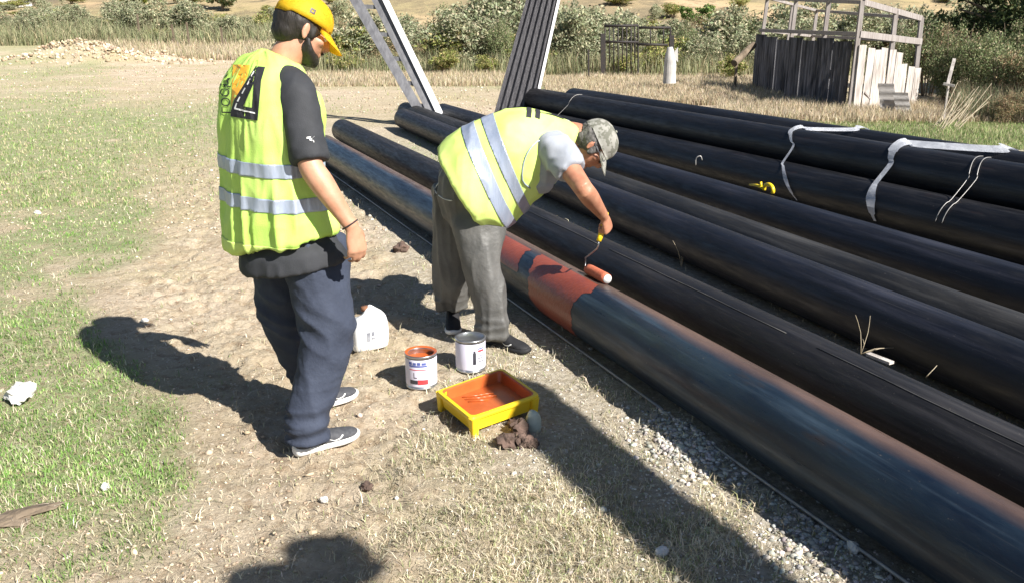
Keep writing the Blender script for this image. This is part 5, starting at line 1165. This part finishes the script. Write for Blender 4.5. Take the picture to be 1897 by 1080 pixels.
belt(26000, lambda n: reg(n, 560, 1010, 25, 33), .05, .28, TALL, [.40, .20, .25, .15], 'tall_dry_grass', 'yellowed grass below the hedge behind the leaning sheets', .016)
belt(26000, lambda n: reg(n, 150, 620, 44, 58), .15, .6, TALL, [.40, .2, .3, .1], 'tall_dry_grass', 'yellowed grass below the far hedge on the left', .03)

REED = [(.34, .33, .20), (.26, .28, .15), (.44, .38, .24), (.22, .25, .13)]
belt(30000, lambda n: reg(n, 560, 1800, 30.5, 39), .25, 1.15, REED, [.3, .3, .2, .2], 'reeds', 'tall grey-green reeds and weeds filling the hedge', .020, .7)
belt(18000, lambda n: reg(n, -120, 640, 54, 62), .4, 1.5, REED, [.3, .3, .2, .2], 'reeds', 'grey-green reeds filling the far hedge on the left', .035, .7)
belt(9000, lambda n: reg(n, 1765, 2000, 15.5, 21), .15, .8, [(.22, .24, .14), (.16, .19, .10), (.42, .33, .22), (.3, .22, .15)], [.3, .3, .2, .2], 'weeds', 'tall tangled weeds right of the shed', .010, .5)
belt(30000, lambda n: reg(n, 1380, 2000, 12.0, 15.6), .03, .12, [(.17, .25, .08), (.26, .32, .13), (.44, .40, .24)], [.35, .35, .3], 'green_verge', 'bright green grass verge behind the pipe pile', .008, .7)
def leafcloud(spec, n, size, cols, pr_, squash=.8, clump=.16):
    """many small leaves spread in clumps through a crown; spec: list of (cx,cy,cz,rx,ry,rz)"""
    Vs = []; per = n // len(spec); Cs = []
    for (cx, cy, cz, rx, ry, rz) in spec:
        nc = max(6, per // 45); d = rng.normal(size=(nc, 3)); d /= np.linalg.norm(d, axis=1)[:, None]; rad = rng.uniform(.35, 1.0, nc) ** .6
        cc = d * rad[:, None] * np.array([rx, ry, rz]) + np.array([cx, cy, cz]); k = rng.integers(0, nc, per); cs_ = clump * (rx + rz) / 2 * rng.uniform(.6, 1.6, nc)
        p = cc[k] + rng.normal(size=(per, 3)) * cs_[k][:, None] * np.array([1, 1, squash])
        a = rng.normal(size=(per, 3)); a /= np.linalg.norm(a, axis=1)[:, None]; b_ = np.cross(a, rng.normal(size=(per, 3))); b_ /= np.linalg.norm(b_, axis=1)[:, None]
        s = size * rng.uniform(.5, 1.4, per)[:, None]
        Vs.append(np.stack([p - a * s, p + b_ * s * .45, p + a * s, p - b_ * s * .45], 1).reshape(-1, 3))
        tone = rng.uniform(.8, 1.25, nc)[k]; c = mixcol(per, cols, pr_) * tone[:, None]; Cs.append(np.repeat(c, 4, axis=0))
    V = np.concatenate(Vs); C = np.concatenate(Cs); i0 = np.arange(len(V) // 4) * 4
    return V, np.stack([i0, i0 + 1, i0 + 2, i0 + 3], 1), C
OLIVE = [(.22, .25, .14), (.30, .32, .20), (.38, .37, .24), (.46, .40, .27)]
YGRN = [(.20, .24, .06), (.30, .33, .10), (.38, .34, .14), (.45, .36, .18)]
DARKG = [(.035, .055, .02), (.06, .09, .03), (.10, .12, .045), (.16, .15, .06)]
REDB = [(.30, .20, .12), (.24, .22, .12), (.38, .28, .17), (.2, .2, .1)]
def stems_bm(h, r, n, spread):
    bm = bmesh.new()
    for i in range(n):
        a = random.uniform(0, 6.28); k = random.uniform(.3, 1) * spread
        tube(bm, [(math.cos(a) * r, math.sin(a) * r, -.05), (math.cos(a) * (r + k * .35), math.sin(a) * (r + k * .35), h * .5), (math.cos(a) * (r + k), math.sin(a) * (r + k), h * random.uniform(.75, 1))], [.03 * h / 2, .022 * h / 2, .008 * h / 2], seg=5)
    me = bpy.data.meshes.new('stem'); bm.to_mesh(me); bm.free(); me.materials.append(M['bark']); return me
def bush_variant(nm, wd, h, n, size, cols, pr_, seed):
    global rng
    rng = np.random.default_rng(seed); spec = []
    for i in range(6):
        a = rng.uniform(0, 6.28); rr = rng.uniform(0, .5) * wd; hh = rng.uniform(.35, .7) * h
        spec.append((math.cos(a) * rr, math.sin(a) * rr * .7, hh, wd * rng.uniform(.25, .42), wd * rng.uniform(.25, .4), h * rng.uniform(.22, .38)))
    V, Q, C = leafcloud(spec, n, size, cols, pr_); V[:, 2] = np.maximum(V[:, 2], .0)
    me = fast(nm, V, Q, M['leaf'], col=C); m_ = me.data; bpy.data.objects.remove(me); return m_
def put_bush(fm, sm_, x, y, rot, s, label, group, cat='bush', name='bush'):
    z = gzs(x, y); e = bpy.data.objects.new(name, None); COL.objects.link(e); e.location = (x, y, z); e.rotation_euler = (0, 0, rot); e.scale = (s[0], s[0], s[1])
    tag(e, label, cat, group)
    for nm, me in (('foliage', fm), ('stem', sm_)):
        o = bpy.data.objects.new(nm, me); COL.objects.link(o); o.parent = e
    return e
vars_o = [bush_variant('foliage', 1.7, 2.0, 5200, .055, OLIVE, [.3, .3, .25, .15], 10 + i) for i in range(3)]
vars_y = [bush_variant('foliage', 1.6, 1.6, 4200, .055, YGRN, [.3, .3, .25, .15], 20 + i) for i in range(2)]
vars_r = [bush_variant('foliage', 1.5, 1.5, 5000, .030, REDB, [.3, .3, .2, .2], 30 + i) for i in range(2)]
vars_m = [bush_variant('foliage', 1.6, 1.7, 9000, .030, [(.13, .17, .07), (.2, .24, .11), (.28, .29, .15), (.36, .3, .2)], [.3, .35, .2, .15], 40 + i) for i in range(2)]
stm = stems_bm(1.5, .12, 9, .5)
rng = np.random.default_rng(99)
rl = random.Random(3)
# hedge across the middle: two overlapping rows
side_names = ['behind the gap between the leaning sheets', 'behind the iron gate', 'between the gate and the shed', 'behind the open top of the shed']
def where(px):
    if px < 640: return 'behind the standing man'
    if px < 780: return 'behind the metal channel'
    if px < 960: return side_names[0]
    if px < 1100: return 'between the corrugated sheet and the gate'
    if px < 1260: return side_names[1]
    if px < 1400: return side_names[2]
    if px < 1720: return side_names[3]
    return 'right of the shed'
HL = 'grey-green hedge shrub '
for row, (Yr, hs) in enumerate(((33, .95), (38, 1.25))):
    for i, px in enumerate(range(600, 1760, 36)):
        pxx = px + rl.uniform(-12, 12) + row * 22; yy = Yr + rl.uniform(-1, 1); x = (pxx - 948.5) / FPX * yy * 1.0
        v_ = rl.random(); fm = vars_o[rl.randrange(3)] if v_ < .55 else (vars_y[rl.randrange(2)] if v_ < .7 else (vars_m[rl.randrange(2)] if v_ < .88 else vars_r[rl.randrange(2)]))
        put_bush(fm, stm, x, yy, rl.uniform(0, 6.28), (rl.uniform(.7, 1.45) * hs, rl.uniform(.65, 1.35) * hs), HL + where(pxx), 'hedge shrubs ' + where(pxx), 'shrub', 'hedge_shrub')
for i, px in enumerate(range(-60, 640, 24)):
    pxx = px + rl.uniform(-10, 10); yy = 59 + rl.uniform(-2, 2); x = (pxx - 948.5) / FPX * yy
    lab = 'olive shrub of the far hedge ' + ('left of the standing man' if pxx < 400 else 'hidden behind the standing man')
    put_bush(vars_o[i % 3] if i % 4 else vars_y[0], stm, x, yy, rl.uniform(0, 6.28), (rl.uniform(.8, 1.6), rl.uniform(.5, 1.3)), lab, 'far hedge, ' + ('left of the standing man' if pxx < 400 else 'behind the standing man'), 'shrub', 'hedge_shrub')
# yellow-green low shrubs at the gate and in front of the hedge
for i, (px, yy, s0, s1, lab) in enumerate(((1150, 31, .7, .55, 'yellow-green low bush seen through the left gate leaf'), (1215, 31.4, .65, .5, 'yellow-green low bush seen through the right gate leaf'), (650, 31, .7, .6, 'yellow-green bush below the hedge left of the metal channel'), (830, 30.5, .7, .55, 'yellow-green bush left of the corrugated sheet'), (905, 31, .6, .5, 'low yellow-green bush touching the corrugated sheet'), (1345, 27, .6, .5, 'low green bush beside the leaning log'))):
    put_bush(vars_y[i % 2], stm, (px - 948.5) / FPX * yy, yy, i, (s0, s1), lab, None)
# bushes right of the shed
for i, (px, yy, s0, s1, k, lab) in enumerate(((1738, 18.8, .6, .95, 'm', 'leafy green bush hugging the right corner of the shed'), (1790, 18.4, .75, 1.0, 'm', 'tall green bush behind the pale stake'), (1830, 17.6, .75, .82, 'm', 'grey-green bush below the dark tree'), (1890, 17.2, .7, .95, 'r', 'reddish dry bush at the right edge'), (1850, 20, .9, 1.15, 'm', 'green bush in the second row under the dark tree'), (1740, 21, .8, 1.15, 'r', 'brownish bush behind the right shed corner'), (1930, 16.4, .7, .9, 'm', 'green bush cut by the right edge'), (1905, 15.3, .42, .5, 'r', 'low reddish tuft bush at the lower right edge'), (1850, 15.4, .40, .42, 'r', 'low brown bush before the green ones'), (1700, 21.5, .9, 1.1, 'm', 'green bush filling the shed\'s rear corner'))):
    fm = (vars_m if k == 'm' else vars_r)[i % 2]; put_bush(fm, stm, (px - 948.5) / FPX * yy, yy, i * 1.7, (s0, s1), lab, None)
# cut stalks at the right
bm = bmesh.new()
for i in range(16):
    q = at(1735 + rl.uniform(-10, 40), 238 + rl.uniform(-6, 8), 0); tpp = q + Vector((rl.uniform(.2, .55), rl.uniform(-.1, .3), rl.uniform(.35, .75))); tube(bm, [q, tpp], [.010, .006], seg=5)
tag(fin(bm, 'cane_bundle', M['straw'], recenter=True), 'bundle of pale broken canes leaning right of the shed', 'canes')

def tree(px, Yt, zb, h, cw, cols, pr_, label, n=9000, size=.10, trunk_h=.35, seedv=5, cat='tree', name='tree'):
    x = (px - 948.5) / FPX * Yt; z0 = gzs(x, Yt) if zb is None else zb; r_ = random.Random(seedv)
    root = empty(name, (x, Yt, z0), label=label, cat=cat)
    bm = bmesh.new(); top = Vector((x, Yt, z0 + h * .6)); tube(bm, [(x, Yt, z0 - .2), (x + .05 * h, Yt, z0 + h * .2), (x, Yt, z0 + h * .45), tuple(top)], [.05 * h, .04 * h, .028 * h, .015 * h], seg=8, sub=2)
    for i in range(9):
        a = r_.uniform(0, 6.28); s0 = Vector((x, Yt, z0 + h * r_.uniform(.18, .5))); e_ = s0 + Vector((math.cos(a) * cw * .4, math.sin(a) * cw * .4, h * r_.uniform(.12, .3))); tube(bm, [s0, lerp(s0, e_, .5) + Vector((0, 0, .03 * h)), e_], [.02 * h, .014 * h, .005 * h], seg=6, sub=2)
    fin(bm, 'trunk', M['bark'], root, smooth=True)
    spec = []
    for i in range(9):
        a = r_.uniform(0, 6.28); rr = r_.uniform(.1, .36) * cw; spec.append((x + math.cos(a) * rr, Yt + math.sin(a) * rr, z0 + h * r_.uniform(trunk_h + .08, .85), cw * r_.uniform(.16, .26), cw * r_.uniform(.16, .26), h * r_.uniform(.10, .18)))
    V, Q, C = leafcloud(spec, n, size, cols, pr_); fast('crown', V, Q, M['leaf'], root, col=C)
tree(1875, 23, None, 3.6, 4.6, DARKG, [.45, .3, .15, .1], 'large dark leafy tree in the upper right corner', 30000, .065, .12, 11)
tree(1975, 21, None, 3.4, 3.6, DARKG, [.45, .3, .15, .1], 'dark tree cut by the right edge of the frame', 14000, .065, .12, 12)
tree(298, 78, None, 3.2, 4.6, [(.16, .22, .04), (.26, .32, .07), (.34, .38, .10), (.4, .38, .16)], [.3, .35, .2, .15], 'bright yellow-green tree on the slope left of the yellow cap', 6000, .14, .15, 14)
tree(437, 72, None, 2.9, 3.2, [(.10, .14, .06), (.16, .2, .09), (.24, .26, .13), (.3, .28, .16)], [.3, .35, .2, .15], 'darker round tree on the slope nearer the yellow cap', 5000, .13, .12, 15)
tree(1276, 60, None, 2.0, 2.4, [(.07, .14, .03), (.12, .2, .05), (.2, .27, .08), (.3, .3, .12)], [.35, .35, .2, .1], 'small bright green tree on the slope above the gate', 4500, .09, .1, 16)
# scrub on the slope
rl = random.Random(21)
for i in range(110):
    px = rl.uniform(-40, 1900) if i % 3 else rl.uniform(-40, 560); yy = rl.uniform(64, 130); x = (px - 948.5) / FPX * yy
    put_bush((vars_y if rl.random() < .4 else vars_o)[rl.randrange(2)], stm, x, yy, rl.uniform(0, 6), (rl.uniform(.5, 1.6), rl.uniform(.25, .75)), 'olive scrub bush dotted over the tan hillside', 'scrub on the tan hillside', 'bush')
# fallen sticks and a small log on the heap
M['heap'] = M['soil']
# stones, clods
def pebbles(name, p, r, cols, pr_, label, cat, flat=.6, sink=.3):
    bm = bmesh.new(); bmesh.ops.create_icosphere(bm, subdivisions=1, radius=1); bm.verts.ensure_lookup_table()
    U = np.array([v.co[:] for v in bm.verts]); Fc = np.array([[v.index for v in f.verts] for f in bm.faces]); bm.free()
    n = len(p); k = len(U); J = 1 + rng.uniform(-.28, .28, (n, k, 1)); ax = rng.uniform(.6, 1.3, (n, 1, 3)); ax[:, :, 2] *= flat; a = rng.uniform(0, 6.28, n)
    W = U[None] * J * ax * r[:, None, None]; ca, sa = np.cos(a)[:, None], np.sin(a)[:, None]
    X_ = W[:, :, 0] * ca - W[:, :, 1] * sa; Y_ = W[:, :, 0] * sa + W[:, :, 1] * ca
    z = gz(p[:, 0], p[:, 1]) + r * flat * (1 - sink) * .6
    V = np.stack([X_ + p[:, :1], Y_ + p[:, 1:2], W[:, :, 2] + z[:, None]], 2).reshape(-1, 3)
    Fx = (Fc[None] + (np.arange(n) * k)[:, None, None]).reshape(-1, 3); o = fast(name, V, Fx, M['stone'], col=np.repeat(mixcol(n, cols, pr_, .15), k, axis=0)); tag(o, label, cat, kind='stuff')
p = fan(42000, 1.9, 11, power=1.6); g, gv, dr = masks(p[:, 0], p[:, 1]); p = p[(rng.uniform(0, 1, len(p)) < gv * .95) & ((near_pipes(p) < -.1) | (rng.uniform(0, 1, len(p)) < .4))]
pebbles('gravel', p, rng.uniform(.0018, .0062, len(p)) * (1 + (rng.uniform(0, 1, len(p)) > .96) * 1.6), [(.60, .56, .48), (.46, .42, .36), (.72, .68, .60), (.30, .27, .23)], [.4, .25, .2, .15], 'pale gravel strewn beside the pipes', 'gravel')
pc_ = np.concatenate([rng.normal((.80, 3.25), (.12, .17), (1300, 2)), rng.normal((1.05, 2.55), (.10, .14), (500, 2))]); pc_ = pc_[near_pipes(pc_) < -.12]
pebbles('gravel', pc_, rng.uniform(.006, .014, len(pc_)), [(.46, .44, .40), (.34, .33, .30), (.58, .56, .52), (.22, .21, .19)], [.35, .25, .25, .15], 'heap of pale broken gravel against the nearest pipe', 'gravel')
hq_ = np.concatenate([rng.normal((-20.5, 41.6), (2.3, 1.3), (900, 2)), rng.normal((-17.5, 41), (1.8, 1.0), (400, 2))])
pebbles('heap_rubble', hq_, rng.uniform(.02, .10, len(hq_)), [(.50, .40, .28), (.36, .27, .18), (.60, .50, .38), (.3, .24, .16)], [.4, .25, .2, .15], 'clods and rubble on the far clay heap', 'rubble', .8)
p = fan(15000, 1.9, 12, power=1.5); g, gv, dr = masks(p[:, 0], p[:, 1]); p = p[(rng.uniform(0, 1, len(p)) < (1 - g) * (1 - gv) * .7)]
p = p[(p[:, 0] < seg_x(p[:, 1], [(-.7, 2), (-.5, 4), (-1.4, 8), (-2.6, 12)]))]
pebbles('clay_crumbs', p, rng.uniform(.002, .008, len(p)) * (1 + (rng.uniform(0, 1, len(p)) > .97) * 1.4), [(.44, .34, .235), (.36, .275, .19), (.52, .43, .32), (.58, .51, .41)], [.4, .25, .25, .10], 'dry clay crumbs over the trodden bare strip', 'soil')

p = fan(16000, 7, 44, power=1.0); g, gv, dr = masks(p[:, 0], p[:, 1]); p = p[(rng.uniform(0, 1, len(p)) < (1 - .7 * g) * .8) & ((near_pipes(p) < -.2) | (p[:, 1] > 17))]
pebbles('field_clods', p, rng.uniform(.004, .014, len(p)) * (.5 + .09 * p[:, 1]), [(.42, .33, .23), (.30, .24, .17), (.52, .44, .33), (.62, .56, .46)], [.4, .3, .2, .1], 'clods and stones scattered over the far clay field', 'clods')
p = tuft(fan(60000, 8, 46, power=.9), .7, .02); g, gv, dr = masks(p[:, 0], p[:, 1]); p = p[rng.uniform(0, 1, len(p)) < .12 + .5 * g]; p = p[(near_pipes(p) < -.2) | (p[:, 1] > 17)]; n = len(p)
blades('field_tufts', p, rng.uniform(.02, .06, n) * (1 + .03 * p[:, 1]), .0022 * (1 + .30 * p[:, 1]), mixcol(n, [(.24, .33, .12), (.40, .40, .2), (.55, .48, .3), (.2, .22, .1)], [.3, .3, .25, .15]), lean=.8, label='sparse tufts of grass over the far clay field', cat='grass', kind='stuff')

# ------------------------------------------------------------------ beyond the frame: unseen things made up to throw the two long shadows
k_ = 1 / math.tan(SUN_EL)
def caster(sx, sy, z): return Vector((sx + SUN_H[0] * k_ * z, sy + SUN_H[1] * k_ * z, z))
q0 = caster(-.02, 3.80, 2.6); q1 = caster(.76, 2.14, 2.6); dq = (q1 - q0).normalized()
hp_, _, _ = pipe(q0, q0 + dq * 5.2, RP * 1.0, 'unseen pipe added on trestles to throw a shadow, outside the picture on the right', M['steel_dark'], seg=40); hp_['group'] = 'added shadow casters'  # pipe and its trestles invented only for the shadow band
for i, dd in enumerate((2.5, 4.4)):
    c = q0 + dq * dd; sd2 = Vector((dq.y, -dq.x, 0)); root = empty('added_trestle', (c.x, c.y, 0), label=('tall support added under the shadow-throwing pipe, nearer the picture', 'tall support added under the shadow-throwing pipe, farther from the picture')[i], cat='added_trestle', group='added supports outside the picture')
    for s in (-1, 1):
        bm = bmesh.new(); tube(bm, [c + Vector((0, 0, -RP - .03)) + sd2 * s * .12, Vector((c.x, c.y, 0)) + sd2 * s * .7], .035, seg=10); fin(bm, 'leg', M['rust'], root, smooth=True)  # legs of the added trestle
    bm = bmesh.new(); beam(bm, c + Vector((0, 0, -RP - .03)) - sd2 * .3, c + Vector((0, 0, -RP - .03)) + sd2 * .3, .06, .05); fin(bm, 'added_crossbar', M['rust'], root)
# unlit lamp-mast shape, added for its two-lobed shadow; right of the viewer and behind
b0 = caster(-.60, 2.30, 3.0); ml = empty('shadow_mast', (b0.x, b0.y, 0), label='two-lobed unlit mast added to throw a shadow, outside the picture, right of the viewer', cat='shadow caster')
bm = bmesh.new(); tube(bm, [(b0.x, b0.y, .35), (b0.x, b0.y, 2.95)], .022, seg=12); fin(bm, 'pole', M['gate'], ml, smooth=True)
for k in range(3):
    a = 2.1 * k + .4; bm = bmesh.new(); tube(bm, [(b0.x, b0.y, .95), (b0.x + .5 * math.cos(a), b0.y + .5 * math.sin(a), .01)], .014, seg=8); fin(bm, 'leg', M['gate'], ml, smooth=True)  # legs of the added shadow mast
cr_ = Vector((.66, .75, 0)); bm = bmesh.new(); beam(bm, b0 - cr_ * .16 - Vector((0, 0, .05)), b0 + cr_ * .16 - Vector((0, 0, .05)), .04, .03); fin(bm, 'added_crossbar', M['gate'], ml)
for s_ in (-1, 1):
    c = b0 + cr_ * s_ * .105 + Vector((0, 0, .04)); bm = bmesh.new(); ell(bm, c, (.125, .125, .11)); lh = fin(bm, 'shadow_lobe', M['yellow_pl'], ml, smooth=True)
    bm = bmesh.new(); tube(bm, [c + Vector((-.10, .05, -.03)), c + Vector((-.135, .07, -.05))], .085, seg=24); fin(bm, 'shadow_lobe_disc', M['glassy'], lh, smooth=True)
